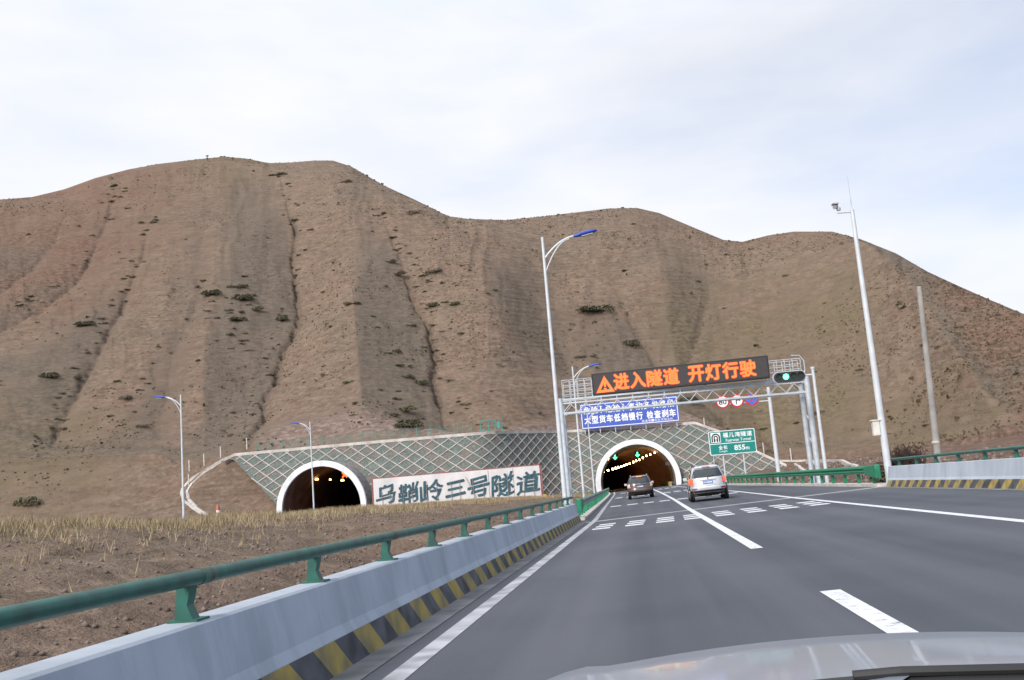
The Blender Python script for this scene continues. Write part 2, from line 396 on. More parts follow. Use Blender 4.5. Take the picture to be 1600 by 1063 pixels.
nearn = (.20*fbm(X/1.7, Y/1.7, 31, 3)+.35*fbm(X/7, Y/7, 33, 2))*sm(.3, 2.5, np.where(X < 3, I(Y, LEFT_RAIL)-X, X-I(Y, RIGHT_RAIL)))
nearn = nearn*(1-.75*sm(-20, -30, X))*(1-far)
Z = ZN+hill+nearn
ELV = (Z-H)/RR
def pick(px, py):
    """the ground point a surveyed direction meets"""
    d = ray(px, py); t = math.atan2(d[0], d[1]); e = d[2]/math.hypot(d[0], d[1])
    i = int(np.argmin(np.abs(thr-t))); col = ELV[i]
    ok = np.nonzero((col >= e) & (rr_ > 60))[0]
    if not len(ok): return None
    j = ok[0]; r_ = rr_[j]
    return np.array([r_*math.sin(t), r_*math.cos(t), Z[i, j]])
def ground_z(x, y):
    t = math.atan2(x, y); r_ = math.hypot(x, y)
    i = int(np.argmin(np.abs(thr-t))); return float(np.interp(r_, rr_, Z[i]))

TUN_R = dict(c=(-.72, 148.0, 1.37), R=6.46)
TUN_L = dict(c=(-44.4, 130.2, 1.37), R=6.46)
def terrain():
    a, b = Z.shape
    P = np.stack([X, Y, Z], -1).reshape(-1, 3)
    ii, jj = np.meshgrid(np.arange(a-1), np.arange(b-1), indexing='ij')
    q = np.stack([ii*b+jj, (ii+1)*b+jj, (ii+1)*b+jj+1, ii*b+jj+1], -1).reshape(-1, 4)
    cen = P[q].mean(1); keep = np.ones(len(q), bool)
    for T in (TUN_R, TUN_L):
        c = T['c']
        keep &= ~((np.abs(cen[:, 0]-c[0]) < 5.9) & (cen[:, 1] > c[1]-1) & (cen[:, 1] < c[1]+9) & (cen[:, 2] < 9.0))
    q = q[keep]
    me = bpy.data.meshes.new('hillside')
    me.vertices.add(len(P)); me.vertices.foreach_set('co', P.astype(np.float32).ravel())
    me.loops.add(q.size); me.loops.foreach_set('vertex_index', q.ravel().astype(np.int32))
    me.polygons.add(len(q)); me.polygons.foreach_set('loop_start', np.arange(0, q.size, 4, dtype=np.int32)); me.polygons.foreach_set('loop_total', np.full(len(q), 4, np.int32))
    me.update(); me.validate()
    me.polygons.foreach_set('use_smooth', np.ones(len(me.polygons), bool))
    # soils: r = broken rock, g = dry grass, b = red earth
    rock = sm(.0, .03, tt)*(1-sm(.03, .085, tt))*sm(-62, -56, X)*(1-sm(8, 20, X))
    rock = np.maximum(rock, GUL*.35)
    cx = np.interp(Y, [c[0] for c in CREST], [c[1] for c in CREST])
    grass = sm(-1.2, .8, cx+1.2-X)*(1-sm(-8, 4, cx-8-X))*(1-sm(-.02, .05, tt))*(1-sm(100, 118, Y))
    grass = np.maximum(grass, sm(120, 135, Y)*sm(-9, -12, X)*(1-sm(0., .03, tt))*(X > -40))
    red = (1-far)*sm(10, 13, X)*.9 + sm(-14, -5, X)*(1-sm(-2, 0, X))*(1-far)*.55
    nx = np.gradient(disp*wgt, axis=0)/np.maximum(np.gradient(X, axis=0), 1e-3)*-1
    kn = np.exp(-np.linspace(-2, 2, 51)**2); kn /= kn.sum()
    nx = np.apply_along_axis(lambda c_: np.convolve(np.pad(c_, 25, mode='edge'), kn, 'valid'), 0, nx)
    asp = sm(.0, .20, nx)*far  # mask of right-facing facets, whose shade is painted into the soil colour
    ca2 = me.color_attributes.new('facet_shade_and_growth', 'FLOAT_COLOR', 'POINT')
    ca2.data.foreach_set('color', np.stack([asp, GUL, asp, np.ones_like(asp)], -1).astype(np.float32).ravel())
    redz = np.clip(sm(420, 150, PU+.6*(PV-300))*sm(560, 380, PV)*.8 + sm(0, 60, PU-np.interp(PV, [360, 460, 560, 660, 720], [1360, 1430, 1500, 1560, 1600]))*.85 + .35*sm(900, 1100, PU)*sm(430, 340, PV), 0, .9)*far
    olz = np.clip(.75*sm(980, 1080, PU)*sm(1420, 1300, PU)*sm(390, 470, PV)+.8*sm(1330, 1400, PU)*sm(560, 640, PV)*sm(1600, 1520, PU)+.45*sm(250, 100, PU)*sm(560, 640, PV)+.5*sm(120, 30, np.hypot(PU-360, (PV-255)*2.5)), 0, .85)*(tt > -.3)
    ca3 = me.color_attributes.new('zone', 'FLOAT_COLOR', 'POINT')
    ca3.data.foreach_set('color', np.stack([redz, olz, redz*0, np.ones_like(redz)], -1).astype(np.float32).ravel())
    ca = me.color_attributes.new('soil', 'FLOAT_COLOR', 'POINT')
    ca.data.foreach_set('color', np.stack([rock, grass, red, np.ones_like(red)], -1).astype(np.float32).ravel())
    o = bpy.data.objects.new('hillside', me); COL.objects.link(o); struct(o)
    ma = bpy.data.materials.new('hill_soil'); ma.use_nodes = True; t = ma.node_tree; bs = t.nodes['Principled BSDF']
    bs.inputs['Roughness'].default_value = .95; bs.inputs['Specular IOR Level'].default_value = .1
    g = N(t, 'ShaderNodeNewGeometry')
    def noise(sc, det=5, scale=(1, 1, 1), rgh=.55):
        mpn = N(t, 'ShaderNodeMapping'); mpn.inputs['Scale'].default_value = scale; L(t, g.outputs['Position'], mpn.inputs[0])
        n = N(t, 'ShaderNodeTexNoise'); n.inputs['Scale'].default_value = sc; n.inputs['Detail'].default_value = det; n.inputs['Roughness'].default_value = rgh
        L(t, mpn.outputs[0], n.inputs['Vector']); return n.outputs[0]
    def mixc(fac, c1, c2, bt='MIX'):
        n = N(t, 'ShaderNodeMix', data_type='RGBA', blend_type=bt)
        for s_, v in ((n.inputs[0], fac), (n.inputs[6], c1), (n.inputs[7], c2)):
            if isinstance(v, (int, float)): s_.default_value = v
            elif isinstance(v, tuple): s_.default_value = (*v, 1)
            else: L(t, v, s_)
        return n.outputs[2]
    big = noise(.022, 4); med = noise(.11, 6, rgh=.65); con = noise(.42, 8, (.55, .55, 1.9), .78); fine = noise(1.05, 6, (.8, .8, 1.7), .75); grit = noise(6.0, 4)
    c = ramp(t, big, [(.34, (.198, .151, .117)), (.47, (.238, .179, .137)), (.60, (.222, .157, .122)), (.72, (.185, .152, .108))])
    c = mixc(ramp(t, med, [(.42, (0, 0, 0)), (.66, (.65,)*3)]), c, (.180, .150, .122))
    c = mixc(ramp(t, con, [(.505, (0, 0, 0)), (.60, (.5,)*3)]), c, (.30, .232, .18))
    c = mixc(ramp(t, con, [(.40, (.55,)*3), (.47, (0, 0, 0))]), c, (.125, .095, .073))
    c = mixc(ramp(t, fine, [(.54, (0, 0, 0)), (.61, (.6,)*3)]), c, (.110, .092, .068))
    c = mixc(ramp(t, fine, [(.40, (.6,)*3), (.455, (0, 0, 0))]), c, (.33, .26, .20))
    at_ = N(t, 'ShaderNodeAttribute', attribute_name='soil'); sp = N(t, 'ShaderNodeSeparateColor'); L(t, at_.outputs['Color'], sp.inputs[0])
    ag = N(t, 'ShaderNodeAttribute', attribute_name='facet_shade_and_growth'); sg_ = N(t, 'ShaderNodeSeparateColor'); L(t, ag.outputs['Color'], sg_.inputs[0])
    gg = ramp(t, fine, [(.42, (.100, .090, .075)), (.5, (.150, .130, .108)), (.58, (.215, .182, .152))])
    c = mixc(math_node(t, 'MULTIPLY', sg_.outputs[0], .68), c, gg)  # greyer, darker tone paints shade on facets turned right
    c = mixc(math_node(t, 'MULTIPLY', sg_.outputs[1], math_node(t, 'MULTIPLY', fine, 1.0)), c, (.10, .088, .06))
    az = N(t, 'ShaderNodeAttribute', attribute_name='zone'); sz = N(t, 'ShaderNodeSeparateColor'); L(t, az.outputs['Color'], sz.inputs[0])
    rz_ = ramp(t, fine, [(.40, (.13, .078, .058)), (.5, (.205, .130, .098)), (.60, (.27, .18, .135))])
    oz_ = ramp(t, fine, [(.40, (.115, .098, .060)), (.5, (.180, .150, .096)), (.60, (.24, .20, .13))])
    zm = noise(.06, 5, rgh=.6); zk = ramp(t, zm, [(.40, (.25,)*3), (.60, (1,)*3)])
    c = mixc(math_node(t, 'MULTIPLY', sz.outputs[0], zk), c, rz_)
    c = mixc(math_node(t, 'MULTIPLY', sz.outputs[1], zk), c, oz_)
    rc = ramp(t, fine, [(.35, (.14, .10, .085)), (.5, (.26, .19, .165)), (.62, (.38, .33, .31))])
    c = mixc(math_node(t, 'MULTIPLY', sp.outputs[0], .85), c, rc)
    rc2 = ramp(t, noise(1.1, 6, rgh=.7), [(.34, (.10, .075, .06)), (.5, (.19, .125, .10)), (.66, (.30, .22, .19))])
    c = mixc(math_node(t, 'MULTIPLY', sp.outputs[2], .9), c, rc2)
    gc = ramp(t, noise(2.2, 6, (1, .35, 1), .7), [(.34, (.15, .115, .075)), (.5, (.23, .18, .115)), (.66, (.30, .24, .16))])
    c = mixc(math_node(t, 'MULTIPLY', sp.outputs[1], .85), c, gc)
    c = mixc(1.0, c, (.88, .855, .835), 'MULTIPLY')
    L(t, c, bs.inputs['Base Color'])
    wm = N(t, 'ShaderNodeMapping'); wm.inputs['Scale'].default_value = (.05, .05, 1.0); L(t, g.outputs['Position'], wm.inputs[0])
    wv = N(t, 'ShaderNodeTexWave', bands_direction='Z', wave_profile='SIN'); wv.inputs['Scale'].default_value = .23; wv.inputs['Distortion'].default_value = 7; wv.inputs['Detail'].default_value = 5; wv.inputs['Detail Scale'].default_value = 1.4; wv.inputs['Detail Roughness'].default_value = .65
    L(t, wm.outputs[0], wv.inputs['Vector'])
    hsum = math_node(t, 'ADD', math_node(t, 'ADD', math_node(t, 'MULTIPLY', con, 1.0), math_node(t, 'MULTIPLY', wv.outputs['Fac'], .30)), math_node(t, 'ADD', math_node(t, 'MULTIPLY', fine, .6), math_node(t, 'MULTIPLY', grit, .12)))
    bp = N(t, 'ShaderNodeBump'); bp.inputs['Strength'].default_value = .8; bp.inputs['Distance'].default_value = .75
    L(t, hsum, bp.inputs['Height']); L(t, bp.outputs[0], bs.inputs['Normal'])
    me.materials.append(ma)
    return o
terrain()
gp = MB().add([(-3000, -3000, -3.4), (3000, -3000, -3.4), (3000, 3000, -3.4), (-3000, 3000, -3.4)], [(0, 1, 2, 3)]).build('ground', mat('far_ground', (.20, .155, .115), .95, 0, .2, .05))
struct(gp)

# ------------------------------------------------------------------ road and markings
def road_mat():
    ma = bpy.data.materials.new('asphalt'); ma.use_nodes = True; t = ma.node_tree; b = t.nodes['Principled BSDF']
    g = N(t, 'ShaderNodeNewGeometry')
    mpn = N(t, 'ShaderNodeMapping'); mpn.inputs['Scale'].default_value = (1.1, .035, 1); L(t, g.outputs['Position'], mpn.inputs[0])
    a = N(t, 'ShaderNodeTexNoise'); a.inputs['Scale'].default_value = 1; a.inputs['Detail'].default_value = 4; L(t, mpn.outputs[0], a.inputs['Vector'])
    b2 = N(t, 'ShaderNodeTexNoise'); b2.inputs['Scale'].default_value = 60; b2.inputs['Detail'].default_value = 3; L(t, g.outputs['Position'], b2.inputs['Vector'])
    b3 = N(t, 'ShaderNodeTexNoise'); b3.inputs['Scale'].default_value = .22; b3.inputs['Detail'].default_value = 5; L(t, g.outputs['Position'], b3.inputs['Vector'])
    f = math_node(t, 'ADD', math_node(t, 'MULTIPLY', a.outputs[0], .55), math_node(t, 'ADD', math_node(t, 'MULTIPLY', b2.outputs[0], .12), math_node(t, 'MULTIPLY', b3.outputs[0], .33)))
    sx_ = N(t, 'ShaderNodeSeparateXYZ'); L(t, g.outputs['Position'], sx_.inputs[0])
    wv = math_node(t, 'COSINE', math_node(t, 'MULTIPLY', math_node(t, 'ADD', sx_.outputs[0], .95), 2*math.pi/1.9))
    f = math_node(t, 'ADD', f, math_node(t, 'MULTIPLY', wv, .022))
    c = ramp(t, f, [(.40, (.056, .064, .080)), (.5, (.076, .085, .104)), (.60, (.094, .103, .121))])
    L(t, c, b.inputs['Base Color']); b.inputs['Roughness'].default_value = .75; b.inputs['Specular IOR Level'].default_value = .3
    bp = N(t, 'ShaderNodeBump'); bp.inputs['Strength'].default_value = .25; bp.inputs['Distance'].default_value = .01
    L(t, b2.outputs[0], bp.inputs['Height']); L(t, bp.outputs[0], b.inputs['Normal'])
    return ma
M_ROAD = road_mat()
def strip(mb, path_l, path_r, y0, y1, dz, step=2.0):
    ys = np.linspace(y0, y1, max(2, int(abs(y1-y0)/step)+1))
    P = []
    for y in ys:
        a, b = path_l(y), path_r(y); P.append([(x, y, float(zroad(x, y))+dz) for x in np.linspace(a, b, 4)])
    mb.grid(P)
mb = MB(); strip(mb, lambda y: I(y, LEFT_RAIL)-.35 if y > 40 else -2.95, lambda y: I(y, RIGHT_RAIL)+.5 if y > 41 else 10.0, -25, 147.8, 0)
struct(mb.build('road', M_ROAD))
def paint_mat():
    ma = bpy.data.materials.new('road_paint'); ma.use_nodes = True; t = ma.node_tree; b = t.nodes['Principled BSDF']
    g = N(t, 'ShaderNodeNewGeometry'); n = N(t, 'ShaderNodeTexNoise'); n.inputs['Scale'].default_value = 9; n.inputs['Detail'].default_value = 8; n.inputs['Roughness'].default_value = .7
    L(t, g.outputs['Position'], n.inputs['Vector'])
    L(t, ramp(t, n.outputs[0], [(.33, (.22, .225, .24)), (.42, (.58, .60, .64)), (.6, (.70, .72, .76))]), b.inputs['Base Color']); b.inputs['Roughness'].default_value = .7
    return ma
M_PAINT = paint_mat()
M_PAINTD = mat('worn_edge_paint', (.40, .41, .44), .75, 0, .25, 2.5, dirt=(.25, .26, .28))
EDGE = [(-20, -2.02), (38, -2.02), (60, -2.45), (90, -3.0), (120, -3.6), (148, -4.5)]
DIV = [(-20, 1.72), (60, 1.72), (90, 1.55), (116, 1.28), (148, .9)]
RLINE = [(-20, 5.82), (45, 5.80), (62, 5.68), (148, 3.9)]
def line(name, path, w, y0, y1, ma=None, dz=.005):
    mb = MB(); strip(mb, lambda y: I(y, path)-w/2, lambda y: I(y, path)+w/2, y0, y1, dz); return struct(mb.build(name, ma or M_PAINT))
line('left_edge_line', EDGE, .2, -20, 147, M_PAINTD)
line('right_edge_line', RLINE, .2, -20, 147)
line('lane_divider_line', DIV, .2, 16.3, 147)
mb = MB()
for y1 in (10.1, -4.9): strip(mb, lambda y: I(y, DIV)-.1, lambda y: I(y, DIV)+.1, y1-6, y1, .005)
struct(mb.build('lane_dashes', M_PAINT))
# transverse slow-down bars
mb = MB()
def bars(y0, n, xs, w=.52, ln=.75, pitch=1.5, skew=.03):
    for x in xs:
        for k in range(n):
            y = y0 + k*pitch + x*skew
            mb.add([(x-w/2+.04*k, y, float(zroad(x-w/2, y))+.006), (x+w/2+.04*k, y, float(zroad(x+w/2, y))+.006), (x+w/2+.04*k, y+ln, float(zroad(x+w/2, y+ln))+.006), (x-w/2+.04*k, y+ln, float(zroad(x-w/2, y+ln))+.006)], [(0, 1, 2, 3)])
bars(30.0, 3, [-1.42, -.40, .55, 1.42, 2.38, 3.34, 4.30, 5.22], .56, .8, 1.5)
bars(57.5, 1, [-1.75, -.75, .2, 1.15, 2.2, 3.2, 4.2, 5.1], .62, 1.5)
bars(85.5, 2, [-2.3, -1.3, -.3, .6, 2.0, 2.9, 3.8, 4.7], .62, 1.6, 3.4)
bars(118, 2, [-2.6, -1.6, -.6, .3, 1.9, 2.8, 3.6], .62, 1.6, 3.8)
struct(mb.build('slow_down_bars', M_PAINT))
# bridge expansion joint
mb = MB(); P = []
for x in np.linspace(-2.6, 9.7, 26):
    y = 37.9+.33*x+.0; P.append([(x, y-.42, float(zroad(x, y-.42))+.004), (x, y+.42, float(zroad(x, y+.42))+.004)])
mb.grid(P); struct(mb.build('expansion_joint', mat('joint_concrete', (.33, .335, .345), .85, 0, .15, 1.5)))
# pale kerb strips at the road sides beyond the bridge
def kerb(path, side, y0, y1):
    mb = MB(); rings = []
    for y in np.linspace(y0, y1, 40):
        x = I(y, path); a, b = (x+.28*side*-1, x-.35*side*-1)
        z = float(zroad(x, y)); rings.append([(a, y, z-.02), (a, y, z+.11), (b, y, z+.12), (b, y, z-.02)])
    mb.loft(rings); return struct(mb.build('kerb_strip', M_PALECONC))
kerb(LEFT_RAIL, -1, 40.3, 146); kerb(RIGHT_RAIL, 1, 41.3, 146)
# deck edge under the barriers (the bridge's own slab)
mb = MB(); mb.box((3.5, 9, -.75), (13.0, 60, .5), ((math.cos(.033), 0, math.sin(.033)), (0, 1, 0), (-math.sin(.033), 0, math.cos(.033)))); struct(mb.build('bridge_deck', M_PALECONC))
mb = MB(); mb.grid([[(x, y, .72+.0*y) for x in np.linspace(-50.0, -38.6, 5)] for y in np.linspace(-10, 130, 60)]); struct(mb.build('side_road', M_ROAD))

# ------------------------------------------------------------------ portal wall with its lattice
def wall():
    t = thing('retaining_wall', (-20, 131.5, 0), 'long sloped retaining wall covered in a pale diamond lattice around both tunnel mouths', 'retaining wall')
    xs = [-64.]
    while xs[-1] < 22.0:
        d = 17.0*(float(sm(-23.5, -10, xs[-1]+.05))-float(sm(-23.5, -10, xs[-1])))/.05
        xs.append(xs[-1]+.3/math.hypot(1, d))
    xs = np.array(xs); ysb = wall_y(xs); s = np.concatenate([[0], np.cumsum(np.hypot(np.diff(xs), np.diff(ysb)))])
    dx = np.gradient(xs, s); dy = np.gradient(ysb, s)
    def P(x, z, out=0.):
        i = np.interp(x, xs, np.arange(len(xs))); tx = np.interp(i, np.arange(len(xs)), dx); ty = np.interp(i, np.arange(len(xs)), dy)
        n = np.array([ty, -tx, .6]); n /= np.linalg.norm(n)
        return np.array([x, float(wall_y(x))+(z-.3)*WLEAN, z]) + n*out
    def inside(x, z, pad):
        return any((x-T['c'][0])**2+(z-T['c'][2])**2 < (T['R']+pad)**2 for T in (TUN_L, TUN_R))
    nz = 30; mb = MB(); idx = {}
    for i, x in enumerate(xs):
        zb, zt = float(wall_bot(x)), float(wall_top(x))
        if zt-zb < .05: zt = zb+.05
        for j in range(nz+1): idx[i, j] = len(mb.v); mb.v.append(tuple(P(x, zb+(zt-zb)*j/nz)))
    for i in range(len(xs)-1):
        for j in range(nz):
            q = (idx[i, j], idx[i+1, j], idx[i+1, j+1], idx[i, j+1])
            c = np.mean([mb.v[k] for k in q], 0)
            if not inside(c[0], c[2], -.35): mb.f.append(q)
    ma = bpy.data.materials.new('netted_slope'); ma.use_nodes = True; tr = ma.node_tree; b = tr.nodes['Principled BSDF']; b.inputs['Roughness'].default_value = .95
    g = N(tr, 'ShaderNodeNewGeometry')
    n1 = N(tr, 'ShaderNodeTexNoise'); n1.inputs['Scale'].default_value = .55; n1.inputs['Detail'].default_value = 4; L(tr, g.outputs['Position'], n1.inputs['Vector'])
    n2 = N(tr, 'ShaderNodeTexNoise'); n2.inputs['Scale'].default_value = 5; n2.inputs['Detail'].default_value = 6; n2.inputs['Roughness'].default_value = .7; L(tr, g.outputs['Position'], n2.inputs['Vector'])
    c1 = ramp(tr, n1.outputs[0], [(.36, (.165, .150, .135)), (.46, (.145, .152, .140)), (.56, (.115, .150, .138)), (.68, (.155, .185, .175))])
    c2 = ramp(tr, n2.outputs[0], [(.32, (.45, .45, .45)), (.5, (.95, .95, .95)), (.66, (1.5, 1.45, 1.4))])
    mx = N(tr, 'ShaderNodeMix', data_type='RGBA', blend_type='MULTIPLY'); mx.inputs[0].default_value = 1; L(tr, c1, mx.inputs[6]); L(tr, c2, mx.inputs[7]); L(tr, mx.outputs[2], b.inputs['Base Color'])
    bp = N(tr, 'ShaderNodeBump'); bp.inputs['Strength'].default_value = .8; bp.inputs['Distance'].default_value = .15; L(tr, n2.outputs[0], bp.inputs['Height']); L(tr, bp.outputs[0], b.inputs['Normal'])
    mb.build('facade', ma, t, smooth=True)
    # ribs: two families of diagonals in arc length and height
    lat = MB(); DW, DH = 2.45, 1.62
    for sg in (1, -1):
        for kk in range(-20, 80):
            pts = []
            def flush():
                if len(pts) > 1:
                    rings = []
                    for n_, (x, z) in enumerate(pts):
                        a = pts[max(n_-1, 0)]; c = pts[min(n_+1, len(pts)-1)]
                        d = P(c[0], c[1])-P(a[0], a[1]); d /= np.linalg.norm(d); o0 = P(x, z, -.02); o1 = P(x, z, .10+.004*sg)
                        nn = (o1-o0)/np.linalg.norm(o1-o0); w = np.cross(d, nn)*.068
                        rings.append([o0-w, o1-w, o1+w, o0+w])
                    lat.loft(rings)
                pts.clear()
            for zz in np.arange(.2, 10.3, .27):
                ss = (kk + sg*zz/DH)*DW + .03*math.sin(kk*3.7+zz)
                if ss < 0 or ss > s[-1]: flush(); continue
                x = float(np.interp(ss, s, xs))
                if zz < wall_bot(x) or zz > wall_top(x)-.05 or inside(x, zz, .12): flush(); continue
                pts.append((x, zz))
            flush()
    lat.build('lattice', M_RIB, t)
    cop = MB(); rings = []
    for x in np.concatenate([np.linspace(-61.5, 9, 140), np.linspace(9.5, 21.5, 20)]):
        z = float(wall_top(x)); a = P(x, z, .16); b_ = P(x, z, -.9)
        rings.append([a+(0, 0, -.16), a+(0, 0, .26), b_+(0, 0, .3), b_+(0, 0, -.16)])
    cop.loft(rings); cop.build('coping', mat('coping_concrete', (.50, .465, .44), .9, 0, .2, .8), t)
wall()

# ------------------------------------------------------------------ tunnels
def tunnel(T, label, bend, back, kerbside):
    c = np.array(T['c']); Ro = T['R']; Ri = Ro-.84; zf = float(zroad(c[0], c[1])) if kerbside else .72
    t = thing('tunnel_portal', (c[0], c[1], zf), label, 'tunnel')
    a0 = math.asin((zf-.3-c[2])/Ro); n = 56
    ang = np.linspace(a0, math.pi-a0, n)
    def ring(r, y, dx=0): return [(c[0]+dx+r*math.cos(a), y, c[2]+r*math.sin(a)) for a in ang]
    mb = MB(); rings = [ring(Ri+.02, c[1]+.5), ring(Ri+.02, c[1]), ring(Ri+.06, c[1]-.06), ring(Ro-.05, c[1]-.06), ring(Ro, c[1]), ring(Ro, c[1]+.35)]
    mb.grid(rings); mb.build('portal_ring', M_RING, t, smooth=True)
    mb = MB(); mb.grid([ring(Ro-.03, c[1]+.33), ring(Ro-.03, c[1]+9.5)]); mb.build('outer_shell', M_TOUT, t, smooth=True)
    mb = MB(); ys = np.concatenate([np.linspace(.3, 60, 24), np.linspace(65, 170, 20)])
    sh = lambda y: bend*(y/100.)**2*-1
    mb.grid([ring(Ri, c[1]+y, sh(y)) for y in ys if y >= 12]+[]); m2 = MB(); m2.grid([ring(Ri, c[1]+y, sh(y)) for y in [*ys[ys < 12], ys[ys >= 12][0]]]); m2.build('entrance_lining', M_LINING if not kerbside else mat('lining_painted_daylight', (.33, .30, .27), .85, 0, .3, .8, dirt=(.20, .17, .15)), t, smooth=True)  # right tunnel's first stretch is paler: daylight painted into the lining colour
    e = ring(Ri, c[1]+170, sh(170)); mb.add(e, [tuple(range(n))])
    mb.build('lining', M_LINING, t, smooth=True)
    mb = MB(); mb.grid([[(c[0]+sh(y)+u, c[1]+y, zf-.02+(.033*u if kerbside else 0)) for u in (-5.7, -2, 2, 5.7)] for y in np.concatenate([[-.4], ys])])
    mb.build('tunnel_floor', M_ROAD, t)
    if kerbside:                                              # striped guard kerb on the right of the mouth
        for k in range(30):
            y = c[1]-2.0+k*1.0; mb = MB(); x = c[0]+4.75+sh(max(0, k-2))-.3*(k < 1)
            z = float(zroad(x, y)); mb.prism([(0, 0), (.96, 0), (.96, .62), (0, .62)], (x, y, z), (.0, 1, 0), (0, 0, 1), (1, 0, 0), .45)
            mb.build('guard_kerb', (M_YEL, M_BLK)[k % 2], t)
        mb = MB(); q = np.array([c[0]+Ri*.86, c[1]+6, c[2]+Ri*.45]); mb.box(q, (.5, .4, .5)); mb.tube([q+(-.2, 0, 0), q+(-.35, 0, 0)], .28, 12); mb.build('wall_camera_box', M_STEEL, t)  # small unlit camera box on the right tunnel wall
    return t, Ri, sh
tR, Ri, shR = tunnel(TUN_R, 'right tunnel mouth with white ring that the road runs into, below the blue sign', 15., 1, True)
tL, _, shL = tunnel(TUN_L, 'left tunnel mouth with white ring half hidden behind the grass bank', 2., 1, False)
def tlamp(i, p, label, grp, size=(.62, .34, .16)):
    mb = MB(); mb.box(p, size); mb.box((p[0], p[1], p[2]+size[2]*.5+.05), (size[0]*.7, size[1]*.7, .1)); o = mb.build('tunnel_lamp', M_TLAMP if p[0] > -20 else M_TLAMP2); o.location = (0, 0, 0)
    return tag(o, label, 'tunnel lamp', grp)
cR = TUN_R['c']
LROW = [(1023, 708), (1016, 711), (1010, 713), (1004.5, 716), (999, 719), (994, 720.5), (989.5, 722.5), (984, 725), (979, 726.5), (975, 728), (970.5, 729.5), (966, 731), (962, 732), (957.5, 733.5), (950, 735.5), (943, 737.5)]
for i, (px_, py_) in enumerate(LROW):
    tlamp(i, at(px_, py_, 153+i*3.6), 'small glowing amber lamp in the row along the right tunnel ceiling', 'amber lamps in the right tunnel', (.17+.012*i, .3, .13+.009*i))
for p in (at(951, 718, 152.5),):
    tlamp(0, p, 'single dim amber lamp at the left edge of the right tunnel ceiling', None, (.25, .3, .16))
for i, (px_, py_) in enumerate([(495, 749.5), (516, 750), (535, 751), (552, 751.5)]):
    p = at(px_, py_, 138.5)
    o = tlamp(i, p, ['large amber lamp nearest the lamp post in the left tunnel', 'small amber lamp second from the left in the left tunnel', 'large amber lamp just below the red cross in the left tunnel', 'small amber lamp farthest right in the left tunnel'][i], 'amber lamps in the left tunnel', (.42 if i % 2 == 0 else .22, .3, .17))
def lane_signal(p, label, cross=False):
    t = thing('lane_signal', (p[0], p[1], p[2]-.45), label, 'lane signal')
    mb = MB(); mb.box((p[0], p[1]+.12, p[2]), (.95, .18, .95)); mb.build('housing', M_HOUSING, t)
    mb = MB(); mb.bar((p[0], p[1]+.12, p[2]+.48), (p[0], p[1]+.12, p[2]+1.3), .07); mb.build('hanger', M_STEEL, t)
    mb = MB()
    if cross:
        for sgn in (1, -1): mb.bar((p[0]-.36, p[1]-.0+.003*sgn, p[2]-.36*sgn), (p[0]+.36, p[1]+.003*sgn, p[2]+.36*sgn), .2, .03, (0, 1, 0))
    else:                                                      # down arrow
        mb.prism([(-.1, .40), (-.1, -.02), (-.38, -.02), (0, -.42), (.38, -.02), (.1, -.02), (.1, .40)], (p[0], p[1], p[2]), (1, 0, 0), (0, 0, 1), (0, -1, 0), .03)
    mb.build('lit_symbol', M_REDX if cross else M_GLOW, t)
lane_signal(at(961, 714.5, 156), 'lit green lane arrow hanging in the right tunnel, left one of the two')
lane_signal(at(996, 710.5, 156), 'lit green lane arrow hanging in the right tunnel, right one of the two')
lane_signal(at(538.5, 742, 137), 'lit red cross lane signal hanging in the left tunnel', True)
p = at(996.5, 694.8, 149.4); t = thing('tunnel_signal', p, 'dim green light bar under the crown of the right tunnel mouth', 'signal light')
mb = MB(); mb.box(p+(0, .1, .14), (.9, .3, .2)); mb.build('housing', M_HOUSING, t)
mb = MB(); mb.box(p, (.62, .16, .12)); mb.build('lamp', mat('dim_green', (.05, .4, .15), .4, 0, .05, 3, emit=(.02, .5, .12), estr=.8), t)

